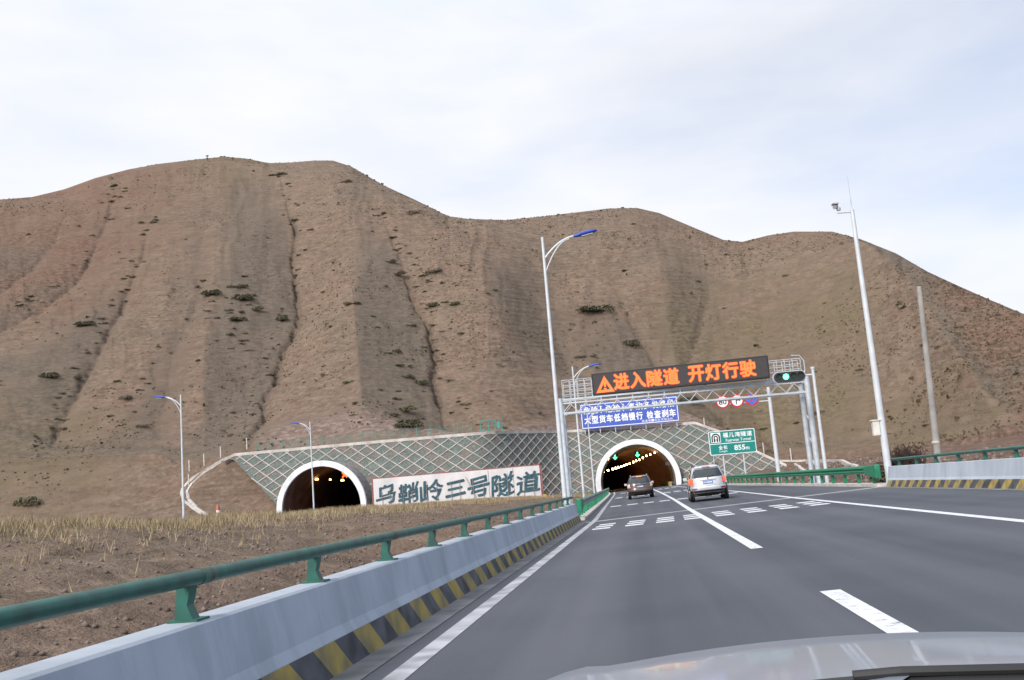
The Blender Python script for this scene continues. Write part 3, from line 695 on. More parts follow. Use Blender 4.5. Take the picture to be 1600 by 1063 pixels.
# ------------------------------------------------------------------ name board of the left tunnel
def name_board():
    y = 129.2; x0, x1, z0, z1 = -36.5, -13.55, -.4, 4.66
    t = thing('name_board', ((x0+x1)/2, y, z0), 'long white board with large teal brush characters naming the tunnel', 'name board')
    mb = MB(); mb.box(((x0+x1)/2, y, (z0+z1)/2), (x1-x0, .35, z1-z0)); mb.build('board', M_STONEB, t)
    for a, b in (((x0-.08, y, z1+.06), (x1+.08, y, z1+.06)), ((x0-.07, y, z0), (x0-.07, y, z1-.01)), ((x1+.07, y, z0), (x1+.07, y, z1-.01))):
        mb = MB(); mb.bar(a, b, .42, .13) if a[2] > 4 else mb.bar(a, b, .13, .42); mb.build('frame', M_MAROON, t)
    chars = '乌鞘岭三号隧道'
    cxs = [(586, 616), (620, 652), (654, 692), (694, 726), (729, 764), (766, 802), (805, 843)]
    tops = [(754, 791), (753, 789), (747, 787), (749, 779), (741, 781), (737, 779), (734, 774)]
    rg = random.Random(3)
    for ch, (a, b), (tp, bt) in zip(chars, cxs, tops):
        p = at(a, (tp+bt)/2+2, y-.9); q = at(b, (tp+bt)/2, y-.9); zt = at((a+b)/2, tp, y-.9)[2]; zb = at((a+b)/2, bt, y-.9)[2]
        ph = rg.random()*6
        def warp(v, ph=ph):
            v = v.copy(); u, w = v[:, 0].copy(), v[:, 1].copy()
            v[:, 1] = w*.84 + .16*u + .025*np.sin(7*u+ph) - .02*np.sin(11*w+ph)
            v[:, 0] = u + .05*(w-.5) + .025*np.sin(8*w+ph*2)
            return v
        front = MB(); put_text(front, ch, (p[0], y-.24, zb), (1, 0, 0), (0, 0, 1), q[0]-p[0], zt-zb, .013 if ch != '三' else .03, warp=warp)
        nv = len(front.v)
        # thicken the lettering
        o = front.build('character', M_TEAL, t); so = o.modifiers.new('thickness', 'SOLIDIFY'); so.thickness = .05; so.offset = 0
        for f_ in (.3, .72):
            x = p[0]+(q[0]-p[0])*f_; r_ = MB(); r_.bar((x, y-.33, -.4), (x+rg.uniform(-.15, .15), y-.33, zb+(zt-zb)*rg.uniform(.45, 1.0)), .05); r_.build('support_rod', M_RUST, t)
    for px_ in (764.5, 803.5):
        x = at(px_, 760, y)[0]; r_ = MB(); r_.bar((x, y-.2, -.3), (x, y-.2, 4.5), .05); r_.build('support_rod', M_RUST, t)
    sl_ = MB(); a = at(728, 745, y)[0]; sl_.bar((a, y-.4, 3.9), (a+1.6, y-.4, .3), .05); sl_.build('support_rod', M_RUST, t)
name_board()
p = at(851, 776, 118); t = thing('road_marker', (p[0], p[1], p[2]-.9), 'small round orange marker on a stick beside the name board', 'marker')
mb = MB(); mb.tube([p+(0, -.05, 0), p+(0, .05, 0)], .28, 14); mb.build('marker_disc', M_YBALL, t); mb = MB(); mb.bar(p+(0, .08, -.9), p+(0, .08, 0), .06); mb.build('stick', M_STEEL, t)

# ------------------------------------------------------------------ bridge barriers
M_SLEEVE = mat('rail_sleeve', (.03, .115, .09), .6, 0, .6, 8, dirt=(.10, .045, .03))
def barrier(side, x, y0, y1, post0, label):
    s = side; hb = .715 if side < 0 else .80
    zb = float(zroad(x, 0))
    t = thing('bridge_barrier', (x, y0, zb), label, 'barrier')
    # inner face towards the road at x; s=-1 left, +1 right: profile goes outwards
    prof = [(0, 0), (.06, .26), (.10, .34), (.17, hb-.015), (.20, hb), (.42, hb), (.45, hb-.02), (.45, -.55), (0, -.55)]
    ys = np.linspace(y0, y1, int((y1-y0)/2)+1); mb = MB()
    mb.loft([[(x+s*u, y, zb+v) for u, v in prof] for y in ys]); mb.build('concrete_wall', M_CONC, t)
    k = 0; y = y0; L_ = .52
    sb = [MB(), MB()]
    while y < y1:
        ye = min(y+L_, y1)
        for m_ in (sb[k % 2],):
            m_.add([(x-s*.004, y, zb+.005), (x-s*.004, ye, zb+.005), (x+s*.055, min(ye-.30, y1), zb+.255), (x+s*.055, y-.30, zb+.255)], [(0, 1, 2, 3)])
        y = ye; k += 1
    sb[0].build('yellow_stripe_band', M_YEL, t); sb[1].build('black_stripe_band', M_BLK, t)
    mb = MB(); strip(mb, lambda y: min(x-s*.004, x-s*.30), lambda y: max(x-s*.004, x-s*.30), y0, y1, .006); mb.build('gutter_strip', mat('gutter_concrete', (.17, .175, .185), .9, 0, .25, 2), t)
    rz = zb+hb+.262; rx = x+s*.27; mb = MB()
    mb.tube([(rx, y, rz) for y in np.arange(y0, y1-.3, 1.2)]+[(rx, y1-.25, rz)], .050, 12); hr = mb.build('handrail', M_GREEN, t, smooth=True)
    y = post0; i = 0
    while y < y1-.2:
        mb = MB()
        pr = [(-.065, 0), (.065, 0), (.055, .10), (.045, .17), (.05, .235), (-.05, .235), (-.035, .16), (-.02, .10)]
        mb.prism([(s*u, v) for u, v in pr], (x+s*.30, y-.06, zb+hb), (1, 0, 0), (0, 0, 1), (0, 1, 0), .10)
        mb.box((x+s*.30, y, zb+hb+.008), (.20, .18, .014)); mb.build('post', M_GREEN, t)
        if i % 2 == 0: MB().tube([(rx, y+.09, rz), (rx, y+.24, rz)], .054, 12).build('rail_sleeve', M_SLEEVE, hr, smooth=True)
        y += 2.4; i += 1
barrier(-1, -2.61, -12, 39.3, 1.1, 'pale concrete bridge barrier with green handrail along the near left road side')
barrier(1, 9.62, -12, 40.6, 1.0, 'pale concrete bridge barrier with green handrail along the far right road side')

# ------------------------------------------------------------------ guardrails
WP = [(0, .15), (.05, .12), (.08, .06), (.02, .02), (.0, 0), (.02, -.02), (.08, -.06), (.05, -.12), (0, -.15)]
def guardrail(side, path, y0, y1, label, grey):
    x0 = float(I(y0, path)); t = thing('guardrail', (x0, y0, float(zroad(x0, y0))), label, 'guardrail')
    ys = np.linspace(y0, y1, 46); mb = MB(); rings = []
    for y in ys:
        x = float(I(y, path)); z = float(zroad(x, y))+.70
        front = [(x-side*(.10+u), y, z+v*1.15) for u, v in WP]; backs = [(x-side*.095, y, z+v*1.15) for u, v in WP[::-1]]
        rings.append(front+backs)
    mb.loft(rings); mb.build('beam', M_BEAMGREY if grey else M_GREEN2, t)
    mb = MB(); rings = []
    for y, h in ((y0-.55, .30), (y0-.1, .29), (y0+.3, .26), (y0+1.3, .185)):
        x = float(I(y, path)); z = float(zroad(x, y))+.70-(h-.185)*.6
        rings.append([(x-side*.20, y, z-h), (x-side*.20, y, z+h*.9), (x+side*.02, y, z+h*.9), (x+side*.02, y, z-h)])
    mb.loft(rings); mb.build('end_plate', M_GREEN2, t, bevel=.04)
    y = y0+.6
    while y < y1:
        x = float(I(y, path)); z = float(zroad(x, y)); mb = MB(); mb.box((x+side*.02, y, z+.42), (.13, .15, .86)); mb.box((x-side*.06, y, z+.70), (.06, .2, .24)); mb.build('post', M_GREEN2, t); y += 2.5
guardrail(-1, LEFT_RAIL, 41.0, 124, 'green guardrail with a dusty grey face curving to the left of the right tunnel', True)
guardrail(1, RIGHT_RAIL, 42.2, 145, 'bright green guardrail on the right road side, behind the silver car', False)

# ------------------------------------------------------------------ street lamps
def street_lamp(loc, h, side, label, arm=1.45, grp='grey street lamps with blue heads'):
    t = thing('street_lamp', loc, label, 'street lamp', grp)
    x, y, z = loc
    mb = MB(); mb.tube([(x, y, z), (x, y, z+.25), (x, y, z+h)], [.13, .105, .06], 12); mb.build('pole', M_POLE, t, smooth=True)
    mb = MB(); mb.tube([(x, y, z), (x, y, z+.04)], .24, 8); mb.box((x, y-.115, z+1.0), (.12, .04, .35)); mb.build('base_plate', M_STEEL, t)
    def arc(z0, rise, n=8): return [(x+side*(.04+arm*u), y, z+h+z0+rise*(1-(1-u)**2)) for u in np.linspace(0, 1, n)]
    mb = MB(); mb.tube(arc(-.95, .85), [.045]*8, 8); mb.build('arm', M_POLE, t, smooth=True)
    mb = MB(); mb.tube([(x+side*(.04+arm*.78*u), y, z+h-1.55+1.34*(1-(1-u)**1.9)) for u in np.linspace(0, 1, 8)], .03, 8); mb.build('brace', M_POLE, t, smooth=True)
    e = np.array(arc(-.95, .85)[-1]); d = np.array([side, 0, .16]); d /= np.linalg.norm(d); upv = np.array([-side*.16, 0, 1]); upv /= np.linalg.norm(upv)
    mb = MB(); rings = []
    for u, w, hh in ((-.12, .05, .05), (.0, .09, .07), (.25, .15, .10), (.6, .155, .10), (.85, .12, .07), (.95, .05, .03)):
        c = e+d*u; rings.append([c+np.array([0, 1, 0])*w*math.cos(a)+upv*hh*math.sin(a) for a in np.linspace(0, 2*math.pi, 12, endpoint=False)])
    mb.loft(rings); hd = mb.build('lamp_head', M_BLUE, t, smooth=True)
    mb = MB(); c = e+d*.48-upv*.10; mb.box(c, (.5, .2, .03), (d, (0, 1, 0), upv)); mb.build('lens', mat('lamp_lens', (.45, .46, .48), .3, 0, .05, 4), hd)
def zz(x, y): return float(zroad(x, y))
street_lamp((-3.33, 41, -.2), 12.45, 1, 'tallest street lamp, blue head over the road, at the end of the near left barrier')
street_lamp((-4.92, 80, .0), 11.3, 1, 'street lamp in front of the gantry cage, blue head pointing right')
street_lamp((-6.0, 119, .2), 10.2, 1, 'slim street lamp in front of the lower left end of the blue sign', 1.3)
street_lamp((-38.65, 78, ground_z(-38.65, 78)-.1), 11.87-ground_z(-38.65, 78)+.1, -1, 'leftmost street lamp, blue head pointing left, on the grass bank')
street_lamp((-40.15, 115, ground_z(-40.15, 115)-.1), 11.98-ground_z(-40.15, 115)+.1, -1, 'street lamp standing in front of the left tunnel mouth')

# ------------------------------------------------------------------ gantry and message board
def gantry():
    y0, y1 = 60.0, 61.1; xl, xr = -4.62, 10.15
    t = thing('sign_gantry', ((xl+xr)/2, 60.5, .2), 'galvanised steel lattice gantry spanning the road under the message board', 'gantry')
    zl, zr = zz(xl, 60)-.2, zz(xr, 60)-.1
    for x, z, r in ((xl, zl, .14), (xr+.28, zr, .17)):
        mb = MB(); mb.tube([(x, y0, z), (x, y0, 6.85)], r, 14); mb.build('column', M_STEEL, t, smooth=True)
        mb = MB(); mb.tube([(x-.12*(x > 0), y1+.5, z), (x-.12*(x > 0), y1+.5, 6.5)], r*.9, 14); mb.build('column', M_STEEL, t, smooth=True)
        mb = MB(); mb.box((x, (y0+y1)/2+.2, z+.05), (.8, 2.6, .1))
        for yy in (.8, 2.2, 3.6, 5.0): mb.bar((x, y0, z+yy), (x, y1+.5, z+yy+.7), .06)
        mb.build('column_brace', M_STEEL, t)
    mb = MB()
    for y in (y0, y1):
        for z, w in (((6.76, .10), (6.52, .085), (5.90, .11)) if y == y0 else ((6.76, .08), (5.90, .08))): mb.bar((xl, y, z), (xr+.3, y, z), w)
        n = 15; xs = np.linspace(xl+.1, xr, n+1)
        for i in range(n):
            a, b = xs[i], xs[i+1]; c = (a+b)/2
            mb.bar((a, y, 5.95), (c, y, 6.46), .045 if y == y0 else .03); mb.bar((c, y, 6.46), (b, y, 5.95), .035 if y == y0 else .025)
            mb.bar((c, y, 6.5), (c, y, 6.76), .06)
    for x in np.linspace(xl, xr+.2, 11):
        mb.bar((x, y0, 5.9), (x, y1, 5.9), .06); mb.bar((x, y0, 6.5), (x, y1, 6.5), .06)
    mb.build('truss', M_STEEL, t)
    for x0, x1 in ((-4.45, -2.6), (8.3, 10.2)):
        mb = MB()
        for y in (y0+.05, y1):
            for z in (7.05, 7.35, 7.65, 7.98): mb.bar((x0, y, z), (x1, y, z), .035)
            for x in np.linspace(x0, x1, 5): mb.bar((x, y, 6.8), (x, y, 7.98), .035)
        for x in (x0, x1):
            for z in (7.05, 7.5, 7.98): mb.bar((x, y0+.05, z), (x, y1, z), .035)
        if x1 > 5: mb.tube([(x1, y0+.05+.0, 6.8), (x1+.22, y0+.05, 7.2), (x1+.22, y0+.05, 7.8), (x1, y0+.05, 8.15), (x1-.5, y0+.05, 8.2)], .03, 8)
        mb.build('walkway_cage', M_STEEL, t)
gantry()
def led():
    x0, x1, z0, z1, y = -2.56, 8.24, 6.86, 8.24, 59.9
    # the far end stands a little nearer, as in the survey
    ex = np.array([1, -.10, 0]); ex /= np.linalg.norm(ex); ey = np.array([0, 0, 1.]); ez = np.cross(ex, ey)
    o = np.array([x0, y+.25, z0]); W = (x1-x0); Hh = z1-z0
    t = thing('message_board', (2.8, 59.9, z0), 'wide black electronic board showing glowing orange warning text above the road', 'message board')
    mb = MB(); mb.prism([(0, 0), (W, 0), (W, Hh), (0, Hh)], o, ex, ey, -ez, .35); mb.build('case', M_CASE, t, bevel=.03)
    mb = MB(); mb.add([o+ex*a+ey*b+ez*.004 for a, b in ((.1, .1), (W-.1, .1), (W-.1, Hh-.1), (.1, Hh-.1))], [(0, 1, 2, 3)]); mb.build('screen', M_SCREEN, t)
    red, orn = MB(), MB(); sr, so_ = MB(), MB()
    def tri(mbx, cx, cz, r, thick, off):
        A = [(cx-r, cz-.44*r*1.15), (cx+r, cz-.44*r*1.15), (cx, cz+r*1.30)]; c = np.mean(A, 0)
        B = [tuple(c+(np.array(q)-c)*thick) for q in A]
        for i in range(3):
            j = (i+1) % 3; mbx.add([o+ex*u+ey*v+ez*off for u, v in (A[i], A[j], B[j], B[i])], [(0, 1, 2, 3)])
    tri(sr, .80, .42, .60, .48, .010); tri(so_, .80, .42, .56, .55, .015)
    for mbx, s_, of in ((sr, 1.25, .010), (so_, 1., .015)):
        mbx.add([o+ex*(.80+u*s_)+ey*(.52+v*s_)+ez*of for u, v in ((-.09, .26), (.09, .26), (.05, -.05), (-.05, -.05))], [(0, 1, 2, 3)])
        mbx.add([o+ex*(.80+u*s_)+ey*(.38+v*s_)+ez*of for u, v in ((-.07, .02), (.07, .02), (.07, -.09), (-.07, -.09))], [(0, 1, 2, 3)])
    for s_, st in (('进入隧道', 1.36), ('开灯行驶', 5.98)):
        red, orn = MB(), MB()
        for i, ch in enumerate(s_):
            u = st+i*1.03
            put_text(red, ch, o+ex*(u-.03)+ey*.17, ex, ey, 1.02, 1.07, .060, ez, .006)
            put_text(orn, ch, o+ex*u+ey*.20, ex, ey, .96, 1.01, .030, ez, .016)
        red.build('lettering_edge', M_LEDR, t); orn.build('lettering', M_LEDO, t)
    sr.build('warning_symbol_edge', M_LEDR, t); so_.build('warning_symbol', M_LEDO, t)
led()

# ------------------------------------------------------------------ traffic light
def signal():
    x, y = 10.33, 57.0; z = zz(x, y)-.1
    t = thing('traffic_light', (x, y, z), 'horizontal traffic light with one green lamp lit, on a white pole', 'traffic light')
    mb = MB(); mb.tube([(x, y, z), (x, y, 6.95)], [.11, .085], 12); mb.tube([(x, y, 6.95), (x, y, 7.06)], .12, 12); mb.build('pole', M_POLE, t, smooth=True)
    mb = MB(); mb.tube([(x, y, 6.62), (9.7, y, 6.62)], .05, 8); mb.build('arm', M_POLE, t)
    x0, x1, zc, h = 8.05, 9.86, 6.62, .30
    def cap(r, n=8): return [(x1-h+r*math.cos(a), zc+r*math.sin(a)) for a in np.linspace(-math.pi/2, math.pi/2, n)]+[(x0+h+r*math.cos(a), zc+r*math.sin(a)) for a in np.linspace(math.pi/2, 1.5*math.pi, n)]
    mb = MB(); mb.prism(cap(.34), (0, y+.06, 0), (1, 0, 0), (0, 0, 1), (0, -1, 0), .10); mb.build('backing_rim', M_STEEL, t)
    mb = MB(); mb.prism(cap(.28), (0, y-.045, 0), (1, 0, 0), (0, 0, 1), (0, -1, 0), .12); mb.build('housing', M_HOUSING, t)
    for i in range(4):
        cx_ = x0+.30+i*.405; mb = MB(); mb.tube([(cx_, y-.16, zc), (cx_, y-.19, zc)], .165, 18); mb.build('lens', M_GLOW if i == 1 else M_LENS, t)
        mb = MB(); pts = [(cx_+.18*math.cos(a), zc+.18*math.sin(a)) for a in np.linspace(.2, math.pi-.2, 10)]
        mb.grid([[(u, y-.165, v), (u, y-.33, v+.01)] for u, v in pts]); mb.build('visor', M_HOUSING, t)
signal()

# ------------------------------------------------------------------ round signs on their post
def round_signs():
    y = 76.; x = 10.28; z = zz(x, y)-.1
    t = thing('sign_post', (x, y, z), 'thick white post with a side arm that carries three round signs', 'sign post')
    mb = MB(); mb.tube([(x, y, z), (x, y, 7.75)], [.17, .13], 14); mb.build('pole', M_POLE, t, smooth=True)
    mb = MB(); mb.tube([(x, y, 7.0), (5.9, y, 7.0)], .07, 10); mb.tube([(x, y, 6.7), (7.2, y, 6.72)], .05, 8); mb.build('arm', M_POLE, t)
    for cx_, name, lab in ((6.70, 'speed_limit_sign', 'round white 80 speed limit sign with red rim'), (7.80, 'no_overtaking_sign', 'round white sign with red rim and black arrow, middle of three'), (8.91, 'no_stopping_sign', 'round blue sign with red rim and red cross')):
        zc = 6.92; c = np.array([cx_, y-.1, zc])
        s = thing(name, c-(0, 0, .5), lab+' hanging below the gantry', 'road sign', 'round signs below the gantry')
        circ = lambda r, n=32: [(r*math.cos(a), r*math.sin(a)) for a in np.linspace(0, 2*math.pi, n, endpoint=False)]
        mb = MB(); mb.prism(circ(.52), c, (1, 0, 0), (0, 0, 1), (0, -1, 0), .03); mb.build('rim', M_RED, s)
        mb = MB(); mb.prism(circ(.405), c+(0, -.03, 0), (1, 0, 0), (0, 0, 1), (0, -1, 0), .006); mb.build('face', mat('round_sign_blue', (.03, .16, .62), .5, 0, .05, 2) if 'stopping' in name else M_SWHITE, s)
        mb = MB()
        if 'speed' in name: put_text(mb, '80', c+(-.30, -.036, -.21), (1, 0, 0), (0, 0, 1), .60, .42, .02)
        elif 'overt' in name:
            mb.prism([(-.20, -.28), (-.11, -.28), (-.11, .0), (-.02, .08), (.16, .08), (.16, .16), (.30, .03), (.16, -.08), (.16, 0), (.02, 0), (-.04, -.06), (-.04, -.28)], c+(0, -.038, 0), (1, 0, 0), (0, 0, 1), (0, -1, 0), .004)
            mb.prism([(-.14, .10), (-.05, .10), (-.05, .2), (0, .2), (-.1, .32), (-.2, .2), (-.14, .2)], c+(0, -.038, 0), (1, 0, 0), (0, 0, 1), (0, -1, 0), .004)
        else:
            for sg in (1, -1): mb.bar(c+(-.3, -.040-.002*sg, -.3*sg), c+(.3, -.040-.002*sg, .3*sg), .075, .004, (0, 1, 0))
        mb.build('symbol', M_RED if 'stopping' in name else M_TXT, s)
round_signs()

# ------------------------------------------------------------------ panel signs
def green_sign():
    y = 92.; x0, x1, z0, z1 = 6.46, 10.72, 3.21, 5.44
    t = thing('direction_sign', ((x0+x1)/2, y, zz(8.5, y)), 'green tunnel name and length sign reading 855m on steel posts', 'road sign')
    W, Hh = x1-x0, z1-z0; o = np.array([x0, y, z0]); ex, ez_ = np.array([1., 0, 0]), np.array([0, 0, 1.])
    def rr(a, b, c, d, r=.12):
        pts = []
        for cx_, cy_, s0 in ((c-r, d-r, 0), (a+r, d-r, 90), (a+r, b+r, 180), (c-r, b+r, 270)): pts += [(cx_+r*math.cos(R(s0+k*30)), cy_+r*math.sin(R(s0+k*30))) for k in range(4)]
        return pts
    mb = MB(); mb.prism(rr(0, 0, W, Hh), o, ex, ez_, (0, -1, 0), .05); mb.build('border', M_SWHITE, t)
    mb = MB(); mb.prism(rr(.06, .06, W-.06, Hh-.06, .1), o+(0, -.05, 0), ex, ez_, (0, -1, 0), .005); mb.build('panel', M_SGREEN, t)
    mb = MB(); P0 = o+(0, -.055, 0)
    mb.prism([(.06, 1.0), (W-.06, 1.0), (W-.06, 1.06), (.06, 1.06)], P0, ex, ez_, (0, -1, 0), .004)
    mb.prism([(.20, 1.16), (1.10, 1.16), (1.10, 2.08), (.20, 2.08)], P0, ex, ez_, (0, -1, 0), .004)
    for i, ch in enumerate('福儿湾隧道'): put_text(mb, ch, P0+ex*(1.32+i*.55)+ez_*1.56, ex, ez_, .48, .46, .022)
    put_text(mb, 'Fuerwan Tunnel', P0+ex*1.55+ez_*1.17, ex, ez_, 2.3, .27, .012)
    for i, ch in enumerate('全长'): put_text(mb, ch, P0+ex*(.82+i*.44)+ez_*.48, ex, ez_, .38, .38, .02)
    put_text(mb, 'Length', P0+ex*.86+ez_*.20, ex, ez_, .72, .20, .01)
    put_text(mb, '855', P0+ex*2.25+ez_*.32, ex, ez_, 1.0, .48, .03); put_text(mb, 'm', P0+ex*3.3+ez_*.32, ex, ez_, .32, .24, .02)
    mb.build('lettering', M_SWHITE, t)
    mb = MB(); P1 = P0+(0, -.006, 0)                               # tunnel pictogram
    for r0, r1 in ((.40, .27), (.20, .09)):
        A = [(.65+r*math.cos(a), 1.62+r*math.sin(a)) for r, rng_ in ((r0, np.linspace(0, math.pi, 14)), (r1, np.linspace(math.pi, 0, 14))) for a in rng_]
        n = 14; out_, inn = [(.65+r0, 1.22)]+A[:n]+[(.65-r0, 1.22)], [(.65+r1, 1.22)]+A[n:][::-1]+[(.65-r1, 1.22)]
        for i in range(len(out_)-1): mb.add([P1+ex*u+ez_*v for u, v in (out_[i], out_[i+1], inn[i+1], inn[i])], [(0, 1, 2, 3)])
    for sg in (-1, 1): mb.add([P1+ex*(.65+sg*u)+ez_*v for u, v in ((.13, 1.22), (.06, 1.22), (.02, 1.5), (.07, 1.5))], [(0, 1, 2, 3)])
    mb.build('tunnel_symbol', M_TXT, t)
    for x in (6.72, 7.62, 9.48):
        mb = MB(); mb.tube([(x, y+.12, zz(x, y)-.2), (x, y+.12, z1-.2)], .07 if x > 7 else .035, 10); mb.build('post', M_POLE, t, smooth=True)
green_sign()
def blue_sign():
    y = 153.6; o = np.array([-8.85, y, 10.30]); W, Hh = 15.5, 4.05
    t = thing('warning_sign', (-1, y, 9.9), 'large blue warning sign with white text standing on the wall above the right tunnel', 'road sign')
    ex, ez_ = np.array([1., 0, 0]), np.array([0, 0, 1.])
    mb = MB(); mb.prism([(0, 0), (W, 0), (W, Hh), (0, Hh)], o, ex, ez_, (0, 1, 0), .12); mb.build('panel', M_SBLUE, t)
    mb = MB(); b = .16; P0 = o+(0, -.004, 0)
    for a in ([(.12, .12), (W-.12, .12), (W-.12, .24), (.12, .24)], [(.12, Hh-.24), (W-.12, Hh-.24), (W-.12, Hh-.12), (.12, Hh-.12)], [(.12, .25), (.24, .25), (.24, Hh-.25), (.12, Hh-.25)], [(W-.24, .25), (W-.12, .25), (W-.12, Hh-.25), (W-.24, Hh-.25)]):
        mb.add([P0+ex*u+ez_*v for u, v in a], [(0, 1, 2, 3)])
    mb.build('border', M_SWHITE, t)
    mb = MB()
    row1 = '危险！危险！事故多发路段'; x = .55
    for ch in row1:
        if ch == '！':
            mb.prism([(x+.15, 2.75), (x+.42, 2.75), (x+.36, 2.85+.45), (x+.46, 3.35), (x+.46, 3.5), (x+.16, 3.5), (x+.2, 3.3)], P0, ex, ez_, (0, -1, 0), .01)
            mb.prism([(x+.2, 2.4), (x+.40, 2.4), (x+.40, 2.6), (x+.2, 2.6)], P0, ex, ez_, (0, -1, 0), .01); x += 1.05
        else: put_text(mb, ch, P0+ex*x+ez_*2.35, ex, ez_, 1.08, 1.2, .022); x += 1.24
    x = .55
    for ch in '大型货车低档慢行 检查刹车':
        if ch == ' ': x += .5; continue
        put_text(mb, ch, P0+ex*x+ez_*.80, ex, ez_, 1.05, 1.25, .030); x += 1.175
    x = 9.6
    for ch in '高速第一支队天祝大队': put_text(mb, ch, P0+ex*x+ez_*.34, ex, ez_, .42, .36, .01); x += .5
    mb.build('lettering', M_SWHITE, t)
    for u in np.linspace(.5, W-.5, 7):
        mb = MB(); mb.bar(o+ex*u+(0, .2, -.75), o+ex*u+(0, .2, Hh-.3), .12); mb.bar(o+ex*u+(0, 1.5, -.6), o+ex*u+(0, .25, Hh*.6), .08); mb.build('leg', M_STEEL, t)
blue_sign()

# ------------------------------------------------------------------ camera pole, old pole
def camera_pole():
    x, y = 10.12, 42.0; z = zz(x, y)-.3
    t = thing('camera_pole', (x, y, z), 'tall white pole with a traffic camera and lightning rod behind the right barrier', 'camera pole')
    mb = MB(); mb.tube([(x, y, z), (x, y, 12.2)], [.16, .085], 14); mb.build('pole', M_POLE, t, smooth=True)
    mb = MB(); mb.tube([(x, y, 12.2), (x, y, 13.7)], [.025, .008], 6); mb.build('lightning_rod', M_STEEL, t)
    mb = MB(); mb.tube([(x, y, 12.1), (x-.62, y, 12.12)], .035, 8); mb.tube([(x-.62, y, 12.1), (x-.62, y, 12.35)], .03, 8); mb.build('bracket', M_POLE, t)
    mb = MB(); mb.tube([(x-.62, y+.05, 12.42), (x-.74, y-.12, 12.36)], .09, 12); mb.box((x-.68, y-.02, 12.52), (.26, .3, .05)); mb.tube([(x-.55, y-.02, 12.22), (x-.55, y-.02, 12.34)], .08, 12)
    mb.build('camera_head', mat('camera_housing', (.35, .37, .40), .4, .2, .1, 4), t)
    mb = MB(); mb.box((x-.27, y, 2.72), (.27, .25, .60)); mb.box((x-.25, y, 3.05), (.40, .34, .05)); mb.build('control_box', mat('cream_box', (.62, .61, .57), .6, 0, .1, 3), t)
    mb = MB()
    for zz_ in (4.6, 7.0, 9.4): mb.tube([(x, y, zz_), (x, y, zz_+.05)], .15-.006*zz_, 12)
    mb.build('pole_band', M_STEEL, t)
camera_pole()
p0 = at(1465, 718, 48); p1 = at(1436, 448, 48); gz_ = ground_z(p0[0], p0[1])
t = thing('utility_pole', (p0[0], p0[1], gz_-.2), 'plain grey weathered utility pole behind the right barrier', 'pole')
mb = MB(); mb.tube([(p0[0], p0[1], gz_-.2), (p1[0], p1[1], p1[2])], [.17, .115], 14); mb.build('shaft', M_CPOLE, t, smooth=True)
mb = MB(); q = p0+(p1-p0)*.09; mb.tube([q, q+(.005, 0, .12)], .185, 14); mb.build('band', M_PALECONC, t)

# ------------------------------------------------------------------ fence on the wall, small posts, drains, barrel
def fence():
    t = thing('mesh_fence', (-40, 138.6, 10.3), 'thin teal mesh fence along the top of the left wall', 'fence')
    xs = np.linspace(-57, -24, 17); net = MB()
    for i, x in enumerate(xs):
        y = float(wall_y(x))+WLEAN*9.8+.9; z = float(wall_top(x))+.1
        mb = MB(); mb.bar((x, y, z), (x, y, z+1.75), .07); mb.build('post', M_TEALF, t)
        if i:
            for k in range(5): net.bar((px0, py0, pz0+.2+k*.37), (x, y, z+.2+k*.37), .016)
            for u in np.linspace(.1, .9, 7): net.bar((px0+(x-px0)*u, py0+(y-py0)*u, pz0+.15), (px0+(x-px0)*u, py0+(y-py0)*u, pz0+1.7), .012)
        px0, py0, pz0 = x, y, z
    net.build('wire_net', M_TEALF, t)
    t = thing('mesh_gate', (-22, 138.6, 10.2), 'small teal fence gate at the right end of the left wall top', 'gate')
    mb = MB(); y = float(wall_y(-22.))+WLEAN*9.8+1.0
    for a in (-22.8, -21.6, -20.6, -19.6): mb.bar((a, y, 10.1), (a, y, 12.1), .12)
    for z in (10.6, 11.3, 12.05): mb.bar((-22.8, y, z), (-19.6, y, z), .09)
    mb.build('gate_frame', M_TEALF, t)
    mb = MB(); mb.box((-20.1, y, 11.3), (.5, .05, 1.0)); mb.build('gate_panel', M_TEALF, t)
fence()
def place_post(px_, py_, h, label, grp=None, w=.16):
    p = pick(px_, py_)
    if p is None: return
    t = tag(MB().box((p[0], p[1], p[2]+h/2-.15), (w, w, h+.3)).box((p[0], p[1], p[2]+h+.02), (w*1.25, w*1.25, .05)).build('fence_post', M_PALECONC), label, 'post', grp)
for a, lab in (((295, 760), 'pale concrete fence post lowest on the bank left of the drain'), ((296, 738), 'pale concrete fence post beside the bend of the left drain'), ((319, 728), 'pale concrete fence post midway up the left drain'), ((345, 716), 'pale concrete fence post near the top of the left drain'), ((386, 706), 'pale concrete fence post at the left end of the wall top')):
    place_post(a[0], a[1], 1.7, lab, 'fence posts along the left drain')
place_post(1194, 711, 1.9, 'pale concrete fence post right of the green sign', 'fence posts on the right slope')
place_post(1237, 722, 1.9, 'pale concrete fence post behind the gantry column', 'fence posts on the right slope')
place_post(1101, 668, 1.5, 'pale concrete fence post at the right end of the wall top', 'fence posts on the right slope')
